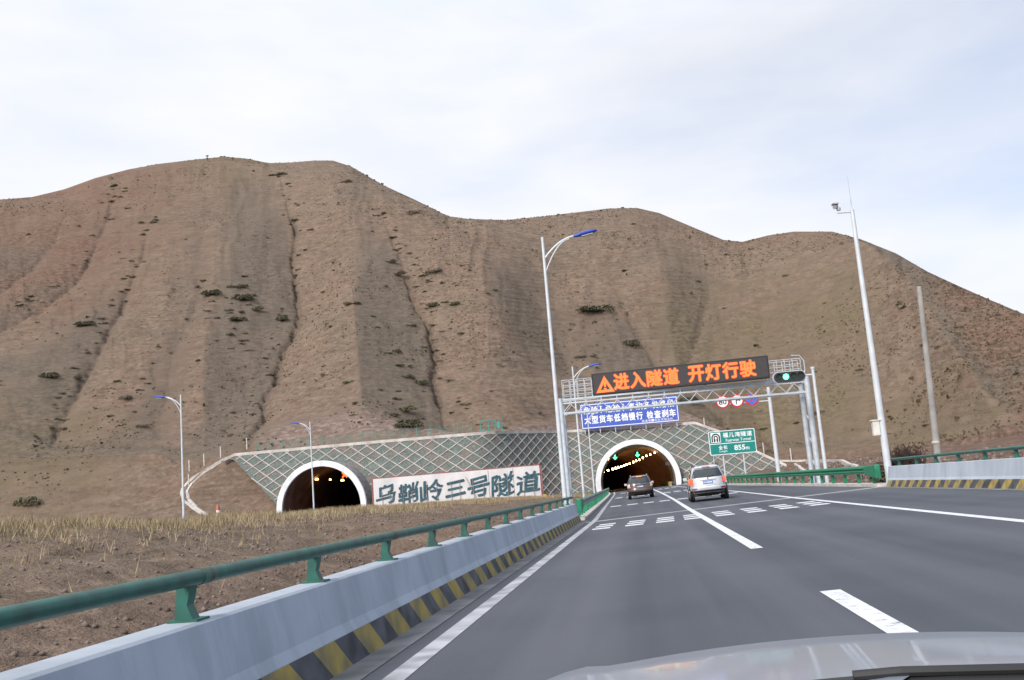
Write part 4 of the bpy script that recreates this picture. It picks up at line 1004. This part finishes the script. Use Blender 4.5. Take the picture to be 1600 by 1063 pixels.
def drain(polys, label):
    P3 = [[pick(*p) for p in po] for po in polys]
    t = thing('drain_channel', P3[0][0], label, 'drain')
    for po in P3:
        po = [p for p in po if p is not None]; pts = []
        for i in range(len(po)-1):
            for u in np.linspace(0, 1, 8, endpoint=False):
                q = po[i]*(1-u)+po[i+1]*u; pts.append(np.array([q[0], q[1], max(q[2], ground_z(q[0], q[1]))+.05]))
        pts.append(po[-1]+(0, 0, .05)); rings = []
        for i, p in enumerate(pts):
            d = pts[min(i+1, len(pts)-1)]-pts[max(i-1, 0)]; d[2] = 0; d /= max(np.linalg.norm(d), 1e-6); w = np.array([d[1], -d[0], 0])*.16
            rings.append([p-w+(0, 0, -.5), p-w+(0, 0, .14), p+w+(0, 0, .14), p+w+(0, 0, -.5)])
        mb = MB(); mb.loft(rings); mb.build('channel_edge', mat('drain_concrete', (.50, .48, .46), .9, 0, .15, 2), t)
drain([[(362, 714), (335, 727), (305, 745), (292, 757), (283, 772), (286, 783), (300, 795), (316, 809)], [(366, 716), (345, 726), (315, 742), (300, 757), (292, 772), (295, 784), (308, 797), (324, 809)]], 'pale concrete drain with two edges curving down the bank left of the left tunnel')
drain([[(1182, 712), (1198, 718), (1215, 722), (1232, 723), (1260, 722), (1300, 721), (1316, 724)], [(1316, 722), (1328, 728), (1340, 733)], [(1242, 726), (1252, 734), (1258, 739)]], 'thin pale drain line crossing the foot of the right slope')
p = pick(341, 803)
p = at(341, 806, 118); gz_ = ground_z(p[0], p[1])
t = thing('traffic_drum', (p[0], p[1], gz_), 'orange plastic drum on the ground left of the left tunnel', 'traffic drum')
mb = MB(); hh = max(1.4, 2.75-gz_); mb.tube([(p[0], p[1], gz_), (p[0], p[1], gz_+hh*.15), (p[0], p[1], gz_+hh*.9), (p[0], p[1], gz_+hh)], [.26, .25, .22, .15], 16); mb.build('drum', M_ORANGE, t, smooth=True)
mb = MB(); mb.tube([(p[0], p[1], gz_+hh*.55), (p[0], p[1], gz_+hh*.68)], .245, 16); mb.build('band', M_SWHITE, t)

# ------------------------------------------------------------------ cars
def car(loc, rz, paint, label, lit, sc=(1, 1, 1), cat='car', rails=True):
    t = thing('suv', (0, 0, 0), label, cat); sx, sy, sz = sc
    SL = [(.30, .78, -2.08, 2.10), (.40, .86, -2.22, 2.24), (.55, .905, -2.28, 2.29), (.66, .915, -2.285, 2.27), (.72, .915, -2.24, 2.22), (.90, .92, -2.22, 2.12), (.99, .905, -2.20, 1.85),
          (1.05, .885, -2.18, 1.02), (1.25, .825, -2.09, .70), (1.45, .755, -1.97, .40), (1.58, .69, -1.86, .18), (1.645, .61, -1.72, .0), (1.675, .45, -1.5, -.25)]
    zs = [s[0] for s in SL]
    def P(phi, z, out=0., n=4.2):
        hw = np.interp(z, zs, [s[1] for s in SL])+out; yr = np.interp(z, zs, [s[2] for s in SL])-out; yf = np.interp(z, zs, [s[3] for s in SL])+out
        c, s = math.cos(phi), math.sin(phi); yc, b = (yr+yf)/2, (yf-yr)/2
        return np.array([sx*hw*math.copysign(abs(c)**(2/n), c), sy*(yc+b*math.copysign(abs(s)**(2/n), s)), sz*z])
    def rearx(x, z, out=0.):                               # point on the tail at half-width fraction x
        c = math.copysign(abs(x)**(4.2/2), x); return P(-math.acos(max(-1, min(1, c))), z, out)
    zl = [.30, .40, .55, .66, .72, .80, .90, .99, 1.05, 1.15, 1.25, 1.35, 1.45, 1.52, 1.58, 1.645, 1.675]
    ph = np.linspace(0, 2*math.pi, 72, endpoint=False)
    mb = MB(); mb.loft([[P(a, z) for a in ph] for z in zl]); mb.build('body', paint, t, smooth=True)
    # tailgate glass, curved with the tail
    def patch(x0, x1, z0, z1, out, nx=14, nz=6, shape=None):
        return [[rearx((x0+(x1-x0)*u)*(1 if shape is None else shape(v)), z0+(z1-z0)*v, out) for u in np.linspace(0, 1, nx)] for v in np.linspace(0, 1, nz)]
    mb = MB(); mb.grid(patch(-.86, .86, 1.10, 1.50, .008, shape=lambda v: 1-.06*v)); mb.build('rear_window', M_GLASS, t, smooth=True)
    mb = MB(); mb.grid(patch(-.99, .99, .30, .50, .006, 20)); mb.build('lower_bumper', M_TRIM, t, smooth=True)
    mb = MB(); mb.grid(patch(-.965, .965, .52, .70, .05, 22)); mb.build('rear_bumper', paint, t, smooth=True)
    # seam of the tailgate
    for sg in (-1, 1):
        mb = MB(); mb.tube([rearx(sg*.80, z, .004) for z in np.linspace(.72, 1.06, 5)], .007, 6); mb.build('tailgate_seam', M_TRIM, t)
    mb = MB(); mb.tube([rearx(u, .715, .006) for u in np.linspace(-.8, .8, 9)], .008, 6); mb.build('tailgate_seam', M_TRIM, t)
    for sg in (-1, 1):
        mb = MB(); g_ = []
        for v in np.linspace(0, 1, 6):
            z = .82+.27*v; a0, a1 = -math.pi/2+sg*R(33), -math.pi/2+sg*R(72)
            g_.append([P(a, z, .012+.02*math.sin(math.pi*v)) for a in np.linspace(a0+sg*R(7)*v, a1, 9)])
        mb.grid(g_); mb.build('tail_lamp', M_TAIL if lit == 1 else M_TAILW, t, smooth=True)
        mb = MB(); mb.grid([[rearx(sg*(.60+.25*u), z, .056) for u in np.linspace(0, 1, 5)] for z in (.555, .61)]); mb.build('reflector', M_REFL, t)
        # side glass
        for y0, y1 in ((-1.72, -.95), (-.85, .05), (.15, .88)):
            g_ = []
            for v in np.linspace(0, 1, 5):
                z = 1.10+.40*v; yb, yt = y0+ (.0), y1
                row = []
                for u in np.linspace(0, 1, 6):
                    yy = y0+(y1-y0)*u
                    if y1 > .5: yy = min(yy, .92-.55*v)
                    if y0 < -1.5: yy = max(yy, -1.72+.12*v)
                    hw = np.interp(z, zs, [s[1] for s in SL]); yr = np.interp(z, zs, [s[2] for s in SL]); yf = np.interp(z, zs, [s[3] for s in SL])
                    q = abs((yy-(yr+yf)/2)/((yf-yr)/2)); xx = hw*max(0, 1-min(q, .999)**4.2)**(1/4.2)+.008
                    row.append((sx*sg*xx, sy*yy, sz*z))
                g_.append(row)
            mb = MB(); mb.grid(g_); mb.build('side_window', M_GLASS, t, smooth=True)
        # mirror, rail
        mb = MB(); mb.box((sx*sg*1.01, sy*.80, sz*1.08), (.20, .12, .16)); mb.bar((sx*sg*.86, sy*.82, sz*1.04), (sx*sg*.95, sy*.80, sz*1.06), .05); mb.build('mirror', paint if lit == 1 else M_SILVER, t, bevel=.03)
        mb = MB(); mb.tube([(sx*sg*.60, sy*-1.75, sz*1.63), (sx*sg*.60, sy*-1.6, sz*1.72), (sx*sg*.60, sy*-.1, sz*1.73), (sx*sg*.60, sy*.1, sz*1.62)], .022, 8); mb.build('roof_rail', M_TRIM if lit == 1 else M_CHROME, t)
        for yy in (-1.38, 1.36):
            mb = MB(); mb.prism([(.43*math.cos(a), .43*math.sin(a)) for a in np.linspace(-.35, math.pi+.35, 20)], (sx*sg*.86, sy*yy, .36), (0, 1, 0), (0, 0, 1), (sg, 0, 0), .068*1); mb.build('wheel_arch', M_TRIM, t)
            w = thing('wheel', (0, 0, 0), None, None); w.parent = t; w.location = (sx*sg*.82, sy*yy, .345)
            mb = MB(); prof = [(-.115, .24), (-.115, .32), (-.09, .342), (.09, .342), (.115, .32), (.115, .24)]
            c_ = np.array([sx*sg*.82, sy*yy, .345])
            mb.loft([[c_+(u, r*math.cos(a), r*math.sin(a)) for u, r in prof] for a in np.linspace(0, 2*math.pi, 29)], cap=False); mb.build('tyre', M_TYRE, w, smooth=True)
            mb = MB(); mb.tube([c_+(sg*.06, 0, 0), c_+(sg*.10, 0, 0)], [.245, .22], 20); mb.tube([c_+(sg*.10, 0, 0), c_+(sg*.118, 0, 0)], .06, 10)
            for k_ in range(5):
                a = k_*2*math.pi/5; mb.bar(c_+(sg*.105, .05*math.cos(a), .05*math.sin(a)), c_+(sg*.105, .21*math.cos(a), .21*math.sin(a)), .05, .02)
            mb.build('rim', M_RIM, w)
    # plate, its surround, wiper, handle, brake lamp, badge, exhaust, underside
    rp = lambda x, z, o=0.: rearx(x, z, o)
    zc = .86
    mb = MB(); mb.grid([[rp(u, z, .016) for u in np.linspace(-.36, .36, 5)] for z in (.78, .995)]); mb.build('plate_surround', paint, t)
    mb = MB(); mb.tube([rp(u, .985, .03) for u in np.linspace(-.42, .42, 7)], .018, 8); mb.build('tailgate_handle', M_CHROME if lit == 1 else M_TRIM, t)
    mb = MB(); mb.grid([[rp(u, z, .024) for u in np.linspace(-.25, .25, 3)] for z in (.80, .94)]); pl = mb.build('number_plate', M_PLATE, t)
    mb = MB()
    for u in (-.19, -.13, -.05, .0, .05, .10, .15, .19): mb.grid([[rp(u+du_, z, .028) for du_ in (-.016, .016)] for z in (.835, .905)])
    mb.build('plate_marks', M_SWHITE, pl)
    mb = MB(); mb.tube([rp(.0, 1.085, .03), rp(.04, 1.12, .035), rp(.38, 1.17, .03)], .016, 6); mb.build('rear_wiper', M_TRIM, t)
    mb = MB(); mb.tube([rp(0, 1.03, .02), rp(0, 1.03, .04)], .05, 12); mb.build('badge', M_CHROME, t)
    mb = MB(); mb.grid([[rp(u*(1-.1*k_), z, o) for u in np.linspace(-.80, .80, 9)] for k_, (z, o) in enumerate(((1.53, .02), (1.565, .10), (1.62, .08), (1.655, .0)))]); mb.build('roof_spoiler', paint, t, smooth=True)
    mb = MB(); q0, q1 = rp(-.22, 1.525, .05), rp(.22, 1.56, .05)
    mb.grid([[rp(u, z, .105) for u in np.linspace(-.24, .24, 5)] for z in (1.555, 1.605)]); mb.build('brake_lamp', M_BRAKE if lit == 2 else M_REFL, t)
    mb = MB(); mb.tube([(sx*.5, sy*-2.0, .27), (sx*.5, sy*-2.24, .26)], .045, 10); mb.build('exhaust_pipe', M_CHROME, t)
    mb = MB(); mb.box((0, 0, .30), (1.45*sx, 3.9*sy, .14)); mb.tube([(-.7, sy*-1.38, .34), (.7, sy*-1.38, .34)], .06, 8); mb.build('underbody', M_TRIM, t)
    t.location = loc; t.rotation_euler = (0, -math.atan(.033), rz)
    return t
car((3.18, 50.2, float(zroad(3.18, 50.2))), R(-1.0), M_SILVER, 'silver estate car with orange tail lamps driving in the right lane', 1, (1.0, .98, 1.03))
car((-.28, 75.5, float(zroad(-.28, 75.5))), R(1.5), M_BROWN, 'dark brown car with its high brake lamp lit, about to enter the tunnel', 2, (1.03, 1, 1.03))

# the bonnet of the car the picture is taken from
def own_car():
    xc = .37; t = thing('silver_car', (xc, 1.7, .03), 'silver bonnet of the car being driven, at the bottom right', 'car')
    ys = [1.40, 1.44, 1.5, 1.75, 2.0, 2.15, 2.27, 2.36, 2.42, 2.45]; zc = [.984, .984, .978, .962, .936, .885, .835, .77, .68, .60]
    mb = MB(); rows = []
    for y, z in zip(ys, zc):
        row = []
        for u in np.linspace(-1, 1, 41):
            x = xc+u*.86; yy = y-.22*abs(u)**2.6*sm(1.7, 2.4, y)-.13*float(sm(.36, .24, x))*(1-float(sm(1.4, 1.75, y)))
            crease = .010*math.exp(-((abs(u)-.62)/.05)**2)
            row.append((x, yy, z-.13*(x-xc)**2-.05*sm(.86, 1.0, abs(u))+crease))
        rows.append(row)
    mb.grid(rows); mb.build('bonnet', mat('bonnet_paint', (.32, .36, .43), .36, .35, .05, 2, coat=.5, coat_r=.07), t, smooth=True)
    mb = MB(); mb.grid([[(xc+u*.80, y, z-.16*(u*.80)**2) for u in np.linspace(-1, 1, 21)] for y, z in ((1.408, .960), (1.392, .984), (1.33, .978), (1.22, .960), (1.0, .99))]); mb.build('cowl_panel', M_TRIM, t, smooth=True)
    mb = MB(); mb.tube([(xc-.12, 1.375, .985), (xc-.06, 1.37, .988), (xc+.1, 1.36, .985), (xc+.6, 1.34, .93)], .007, 8); mb.build('wiper', M_TRIM, t)
    for sg in (-1, 1):
        mb = MB(); mb.grid([[(xc+sg*(.86+.03*math.sin(math.pi*v)), y-.22*float(sm(1.7, 2.4, y)), (z-.168)*(1-v)+.32*v) for y, z in zip(ys, zc)] for v in np.linspace(0, 1, 8)]); mb.build('wing', mat('bonnet_paint', (.4, .43, .47)), t, smooth=True)
        w = thing('wheel', (0, 0, 0), None, None); w.parent = t; wl = np.array([xc+sg*.80, 1.75, zz(xc+sg*.8, 1.75)+.31]); w.location = Vector(wl)-t.location
        mb = MB(); mb.loft([[wl+(u, r*math.cos(a), r*math.sin(a)) for u, r in ((-.1, .2), (-.1, .29), (-.07, .31), (.07, .31), (.1, .29), (.1, .2))] for a in np.linspace(0, 2*math.pi, 29)], cap=False); mb.build('tyre', M_TYRE, w, smooth=True)
        mb = MB(); mb.tube([wl+(sg*.05, 0, 0), wl+(sg*.09, 0, 0)], .2, 18); mb.build('rim', M_RIM, w)
        mb = MB(); mb.box((xc+sg*.62, 2.36, .66), (.36, .16, .16)); mb.build('headlight', M_LENS, t, bevel=.03)
    mb = MB(); mb.box((xc, 2.40, .42), (1.5, .2, .34)); mb.build('front_bumper', mat('bonnet_paint', (.4, .43, .47)), t, bevel=.06)
own_car()

# ------------------------------------------------------------------ shrubs
def leaf_mat(name, c1, c2):
    ma = bpy.data.materials.new(name); ma.use_nodes = True; t = ma.node_tree; b = t.nodes['Principled BSDF']; b.inputs['Roughness'].default_value = .9; b.inputs['Specular IOR Level'].default_value = .1
    g = N(t, 'ShaderNodeNewGeometry'); n = N(t, 'ShaderNodeTexNoise'); n.inputs['Scale'].default_value = 1.6; L(t, g.outputs['Position'], n.inputs['Vector'])
    L(t, ramp(t, n.outputs[0], [(.36, c1), (.62, c2)]), b.inputs['Base Color']); return ma
LEAF = [leaf_mat('olive_leaves', (.088, .084, .055), (.165, .15, .10)), leaf_mat('grey_leaves', (.10, .09, .068), (.165, .146, .11)), leaf_mat('dark_leaves', (.065, .068, .044), (.125, .122, .078))]
def shrub_mesh(seed, w, h, n, ma):
    rg = np.random.default_rng(seed); mb = MB(); k = rg.integers(3, 6)
    cs = np.stack([rg.uniform(-.42, .42, k)*w, rg.uniform(-.3, .3, k)*w, rg.uniform(.02, .22, k)*h], -1); rs = rg.uniform(.28, .45, k)
    for _ in range(n):
        i = rg.integers(k); d = rg.normal(size=3); d /= np.linalg.norm(d); d[2] = abs(d[2])*1.0-.15
        p = cs[i]+d*np.array([w*rs[i], w*rs[i]*.7, h*rs[i]*1.35])*rg.uniform(.5, 1.05)
        p[2] = max(p[2], .02); s = .055*(w+h)*.5*rg.uniform(.6, 1.5)
        a = rg.normal(size=3); a /= np.linalg.norm(a); b = np.cross(a, rg.normal(size=3)); b /= np.linalg.norm(b)
        mb.add([p-a*s, p+b*s*.6, p+a*s*1.1, p-b*s*.6], [(0, 1, 2, 3)])
    for _ in range(7):
        q = cs[rg.integers(k)]; mb.tube([(q[0]*.6, q[1]*.6, -.2), tuple(q*np.array([.9, .9, 1.]))], [.03*h, .01*h], 5, False)
    o = mb.build('shrub', ma); return o
PROTO = [shrub_mesh(s, w, h, n, LEAF[m_]) for s, w, h, n, m_ in ((1, 1, .62, 620, 0), (2, 1, .5, 540, 1), (3, 1, .75, 700, 2), (4, 1, .45, 500, 0), (5, 1, .55, 540, 1), (6, 1, .6, 600, 2))]
used = [False]*len(PROTO)
def shrub(px_, py_, wpx, label, grp, kind=None, squash=1.):
    p = pick(px_, py_)
    if p is None: return
    r_ = math.hypot(p[0], p[1])
    if r_ > 420: return
    kk = random.randrange(len(PROTO)) if kind is None else kind
    if used[kk]: o = PROTO[kk].copy(); COL.objects.link(o)
    else: o = PROTO[kk]; used[kk] = True
    s = wpx*r_/CF*1.05
    o.location = (p[0], p[1], p[2]-.05*s); o.scale = (s, s, s*squash); o.rotation_euler = (0, 0, random.uniform(-.6, .6))
    tag(o, label, 'shrub', grp)
BIG = [(642, 668, 36, 'largest dark green shrub, just above the left wall', 2, .9), (630, 642, 34, 'wide flat olive shrub above the largest green shrub', 0, .7),
       (930, 490, 46, 'long dark shrub patch high above the message board', 2, .55), (988, 541, 24, 'round green shrub on the slope above the message board', 2, 1.),
       (1076, 631, 26, 'green shrub right of the blue sign', 2, .9), (38, 793, 36, 'broad dark shrub at the far left on the bank foot', 0, .9), (198, 627, 20, 'single grey green shrub left of the leftmost lamp', 1, 1.),
       (224, 668, 16, 'small grey shrub directly below another left of the lamp', 1, 1.), (120, 595, 20, 'olive shrub where the far left gully ends', 0, .9), (80, 592, 24, 'wide olive shrub low on the far left slope', 2, .8),
       (80, 673, 12, 'small dark shrub at the end of the earth crack', 0, 1.), (100, 672, 11, 'small pale shrub right of the earth crack end', 1, 1.), (333, 463, 26, 'dark shrub at the left of the hillside cluster', 2, .7),
       (368, 452, 22, 'dark shrub at the top of the hillside cluster', 0, .7), (383, 471, 34, 'widest dark shrub in the hillside cluster', 2, .6), (398, 486, 24, 'dark shrub at the right of the hillside cluster', 0, .7),
       (356, 489, 13, 'small dark shrub below the left of the cluster', 0, .8), (372, 505, 22, 'dark shrub at the bottom of the hillside cluster', 2, .7), (430, 275, 26, 'wide olive shrub patch just under the main summit', 0, .5),
       (538, 285, 18, 'olive shrub just under the second summit', 0, .6), (549, 476, 20, 'olive shrub between the two main gullies', 0, .7), (443, 505, 20, 'dark shrub in the first main gully', 2, .9),
       (648, 335, 22, 'olive shrub below the notch in the skyline', 1, .7), (608, 412, 20, 'shrub left of the upper second gully', 0, .7), (680, 427, 26, 'grey shrub right of the second gully', 1, .7),
       (620, 430, 26, 'wide olive shrub left of the second gully', 0, .6), (678, 482, 16, 'round green shrub in the middle of the second gully', 2, 1.), (545, 600, 16, 'shrub above the small rising shrub pair', 0, .8),
       (660, 602, 22, 'lower green shrub of the pair left of the gully', 2, .8), (632, 592, 20, 'upper green shrub of the pair left of the gully', 0, .7), (135, 510, 24, 'dark shrub in the far left gully', 2, .7),
       (1278, 648, 18, 'grey green shrub right of the gantry columns', 1, .8), (1255, 600, 12, 'small shrub behind the traffic light', 0, .9), (908, 562, 16, 'shrub above the gantry cage', 1, .8), (925, 478+80, 13, 'small shrub left of the message board top', 0, .8)]
for x_, y_, w_, lab, kd, sq in BIG: shrub(x_, y_, w_, lab, 'large shrubs on the hillside', kd, sq)
REG = [(lambda x: x < 300, 'small dry shrub scattered on the far left slope', 'small shrubs on the far left slope'), (lambda x: x < 470, 'small dry shrub scattered left of the first main gully', 'small shrubs left of the first gully'),
       (lambda x: x < 690, 'small dry shrub scattered between the two main gullies', 'small shrubs between the gullies'), (lambda x: x < 900, 'small dry shrub scattered left of the tall lamp', 'small shrubs left of the tall lamp'), (lambda x: x < 1330, 'small dry shrub scattered above the gantry', 'small shrubs above the gantry'), (lambda x: True, 'small dry shrub scattered on the right slope', 'small shrubs on the right slope')]
rgs = random.Random(11); cand = []
for pts, *_ in GULLY[:4]:
    for _k in range(40):
        i = rgs.randrange(len(pts)-1); u = rgs.random(); cand.append((pts[i][0]*(1-u)+pts[i+1][0]*u+rgs.gauss(0, 8), pts[i][1]*(1-u)+pts[i+1][1]*u, rgs.uniform(4, 11)))
for _k in range(26): cand.append((rgs.gauss(640, 40), rgs.uniform(390, 660), rgs.uniform(7, 16)))
for _k in range(22): cand.append((rgs.gauss(370, 40), rgs.uniform(430, 560), rgs.uniform(6, 13)))
for _k in range(105): cand.append((rgs.uniform(5, 1590), rgs.uniform(300, 690), rgs.uniform(5, 11)))
nsh = 0
for x_, y_, w_ in cand:
    yr = np.interp(x_, [q[0] for q in RIDGE], [q[1] for q in RIDGE])
    if y_ < yr+8 or not 0 < x_ < 1600: continue
    for f_, lab, g_ in REG:
        if f_(x_): shrub(x_, y_, w_, lab, g_, None, rgs.uniform(.55, .9)); break
for i, u_ in enumerate(used):
    if not u_: bpy.data.objects.remove(PROTO[i])
# a tiny marker on the main summit
p = pick(324, 251)
if p is not None:
    mb = MB(); mb.bar(p+(0, 0, -.5), p+(0, 0, 1.7), .22); mb.box(p+(0, 0, 1.8), (1.0, .3, .35)); tag(mb.build('summit_marker', M_TWIG), 'tiny dark survey marker on the skyline of the main summit', 'marker')

# dead weed clump behind the right barrier
def weed():
    c = np.array([11.75, 45.5]); z = ground_z(*c); rg = np.random.default_rng(5); mb = MB()
    for _ in range(300):
        b_ = np.array([c[0]+rg.normal()*.32, c[1]+rg.normal()*.3, z-.1]); h = rg.uniform(.5, 1.7)*(1 if rg.random() < .8 else 1.15); l = np.array([rg.normal()*.28, rg.normal()*.2, h])
        mb.tube([b_, b_+l*.5+(0, 0, .05), b_+l], [.022, .016, .006], 4, False)
        for _k in range(5):
            q = b_+l*rg.uniform(.35, 1.); a = rg.normal(size=3)*.09; mb.add([q, q+a, q+a*.6+(0, 0, .1)], [(0, 1, 2)])
    tag(mb.build('dry_weed', M_TWIG), 'dark dead weed clump beside the camera pole behind the right barrier', 'weed')
    c = np.array([10.75, 46]); z = ground_z(*c); mb = MB()
    for _ in range(240):
        q = np.array([c[0]+rg.normal()*.28, c[1]+rg.normal()*.3, z+abs(rg.normal())*.33+.2]); a = rg.normal(size=3)*.08; b2 = rg.normal(size=3)*.05; mb.add([q-a, q+b2, q+a, q-b2], [(0, 1, 2, 3)])
    for _ in range(8): mb.bar((c[0], c[1], z-.1), (c[0]+rg.normal()*.2, c[1]+rg.normal()*.2, z+.6), .02)
    tag(mb.build('shrub', LEAF[2]), 'low dark green shrub at the foot of the camera pole', 'shrub')
weed()

# ------------------------------------------------------------------ uncountable: grass, tufts, rubble
def fast_mesh(name, V, F3, ma, label=None):
    me = bpy.data.meshes.new(name); n = len(F3); kk = F3.shape[1]
    me.vertices.add(len(V)); me.vertices.foreach_set('co', V.astype(np.float32).ravel()); me.loops.add(n*kk); me.loops.foreach_set('vertex_index', F3.astype(np.int32).ravel())
    me.polygons.add(n); me.polygons.foreach_set('loop_start', np.arange(0, n*kk, kk, dtype=np.int32)); me.polygons.foreach_set('loop_total', np.full(n, kk, np.int32)); me.update(); me.materials.append(ma)
    o = bpy.data.objects.new(name, me); COL.objects.link(o); o['kind'] = 'stuff'
    if label: o['label'] = label; o['category'] = name.split('_')[-1]
    return o
def terrain_z(x, y):
    t = np.arctan2(x, y); r_ = np.hypot(x, y)
    i = np.clip(np.searchsorted(thr, t), 1, len(thr)-1); wi = np.clip((t-thr[i-1])/(thr[i]-thr[i-1]), 0, 1)
    j = np.clip(np.searchsorted(rr_, r_), 1, len(rr_)-1); wj = np.clip((r_-rr_[j-1])/(rr_[j]-rr_[j-1]), 0, 1)
    return (Z[i-1, j-1]*(1-wi)+Z[i, j-1]*wi)*(1-wj)+(Z[i-1, j]*(1-wi)+Z[i, j]*wi)*wj
def blades(x, y, h, w):
    n = len(x); z = terrain_z(x, y)-.03; a = rng.uniform(0, math.pi, n); lx = rng.normal(0, .35, n)*h; ly = rng.normal(0, .25, n)*h
    V = np.empty((n, 3, 3)); V[:, 0] = np.stack([x-w*np.cos(a), y-w*np.sin(a), z], -1); V[:, 1] = np.stack([x+w*np.cos(a), y+w*np.sin(a), z], -1); V[:, 2] = np.stack([x+lx, y+ly, z+h], -1)
    return V.reshape(-1, 3), np.arange(n*3).reshape(n, 3)
M_DRYG = leaf_mat('dry_grass', (.24, .19, .118), (.41, .33, .215))
n = 70000; y = rng.uniform(12, 128, n)**1.0; cx = np.interp(y, [c[0] for c in CREST], [c[1] for c in CREST]); x = cx + rng.normal(-1.0, 2.2, n)
cl = fbm(x/1.6, y/1.6, 51, 2); ok = cl > -.18; x, y = x[ok], y[ok]
V, F_ = blades(x, y, rng.uniform(.12, .42, len(x)), rng.uniform(.008, .02, len(x))+.00012*y); fast_mesh('dry_grass', V, F_, M_DRYG, 'dry yellow grass along the bank between the two roads')
n = 9000; y = rng.uniform(112, 131, n); x = rng.uniform(-36, -6, n); ok = (x < I(y, LEFT_RAIL)-1) & (y < wall_y(x)-1); x, y = x[ok], y[ok]
V, F_ = blades(x, y, rng.uniform(.15, .5, len(x)), rng.uniform(.02, .04, len(x))); fast_mesh('yellow_grass', V, F_, M_DRYG, 'yellow grass strip below the white name board')
# rubble on the left bank and the right verge
def rubble(n, xf, yf, s0, s1, name, ma, label):
    x, y = xf(n), yf(n); s = s0+(s1-s0)*rng.random(n)**4; z = terrain_z(x, y)+s*.15
    base = np.array([(1, 0, 0), (-1, 0, 0), (0, 1, 0), (0, -1, 0), (0, 0, .75), (0, 0, -.75)], float); fc = np.array([(0, 2, 4), (2, 1, 4), (1, 3, 4), (3, 0, 4), (2, 0, 5), (1, 2, 5), (3, 1, 5), (0, 3, 5)])
    V = base[None]*s[:, None, None]*rng.uniform(.55, 1.3, (n, 6, 1)) ; a = rng.uniform(0, 6.28, n); c, sn = np.cos(a)[:, None], np.sin(a)[:, None]
    V = np.stack([V[..., 0]*c-V[..., 1]*sn, V[..., 0]*sn+V[..., 1]*c, V[..., 2]], -1)+np.stack([x, y, z], -1)[:, None]
    F_ = (fc[None]+np.arange(n)[:, None, None]*6).reshape(-1, 3); return fast_mesh(name, V.reshape(-1, 3), F_, ma, label)
M_STONE = leaf_mat('rubble_stone', (.12, .09, .075), (.23, .19, .17))
rubble(8000, lambda n: -3.2-rng.random(n)**1.2*13, lambda n: rng.uniform(3, 60, n), .015, .10, 'loose_rubble', M_STONE, 'loose rubble on the bank beyond the left barrier')
rubble(3200, lambda n: rng.uniform(10.3, 22, n), lambda n: rng.uniform(43, 120, n), .03, .30, 'broken_stones', M_STONE, 'broken stones on the red verge beyond the right guardrail')
# small tufts and stones sprinkled over the whole hill
n = 24000; ii = rng.integers(60, 960, n); jj = np.searchsorted(rr_, np.interp(rng.random(n)**1.1, [0, 1], [0, 1])*(Rr[ii]*1.02-Rb[ii])+Rb[ii]); jj = np.clip(jj, 0, len(rr_)-2)
x = X[ii, jj]+rng.uniform(-.5, .5, n); y = Y[ii, jj]+rng.uniform(-.5, .5, n); dn = fbm(x/14, y/14, 77, 3); ok = (dn+.13*rng.normal(size=n) > .06); x, y = x[ok], y[ok]; n = len(x)
z = terrain_z(x, y); s = rng.uniform(.08, .22, n)*(1+1.5*(rng.random(n) > .97)); V = np.empty((n, 8, 3)); F_ = []
for k_ in range(2):
    a = rng.uniform(0, math.pi, n)
    dx_, dy_ = np.cos(a)*s*1.2, np.sin(a)*s*1.2; o_ = k_*4
    V[:, o_] = np.stack([x-dx_, y-dy_, z-.05], -1); V[:, o_+1] = np.stack([x+dx_, y+dy_, z-.05], -1); V[:, o_+2] = np.stack([x+dx_*.8, y+dy_*.8, z+s*rng.uniform(.6, 1.2, n)], -1); V[:, o_+3] = np.stack([x-dx_*.8, y-dy_*.8, z+s*rng.uniform(.6, 1.2, n)], -1)
F_ = (np.array([(0, 1, 2, 3), (4, 5, 6, 7)])[None]+np.arange(n)[:, None, None]*8).reshape(-1, 4)
fast_mesh('dry_tufts', V.reshape(-1, 3), F_, leaf_mat('tuft', (.085, .068, .045), (.14, .112, .078)), 'tiny dry tufts scattered over the whole bare hillside')
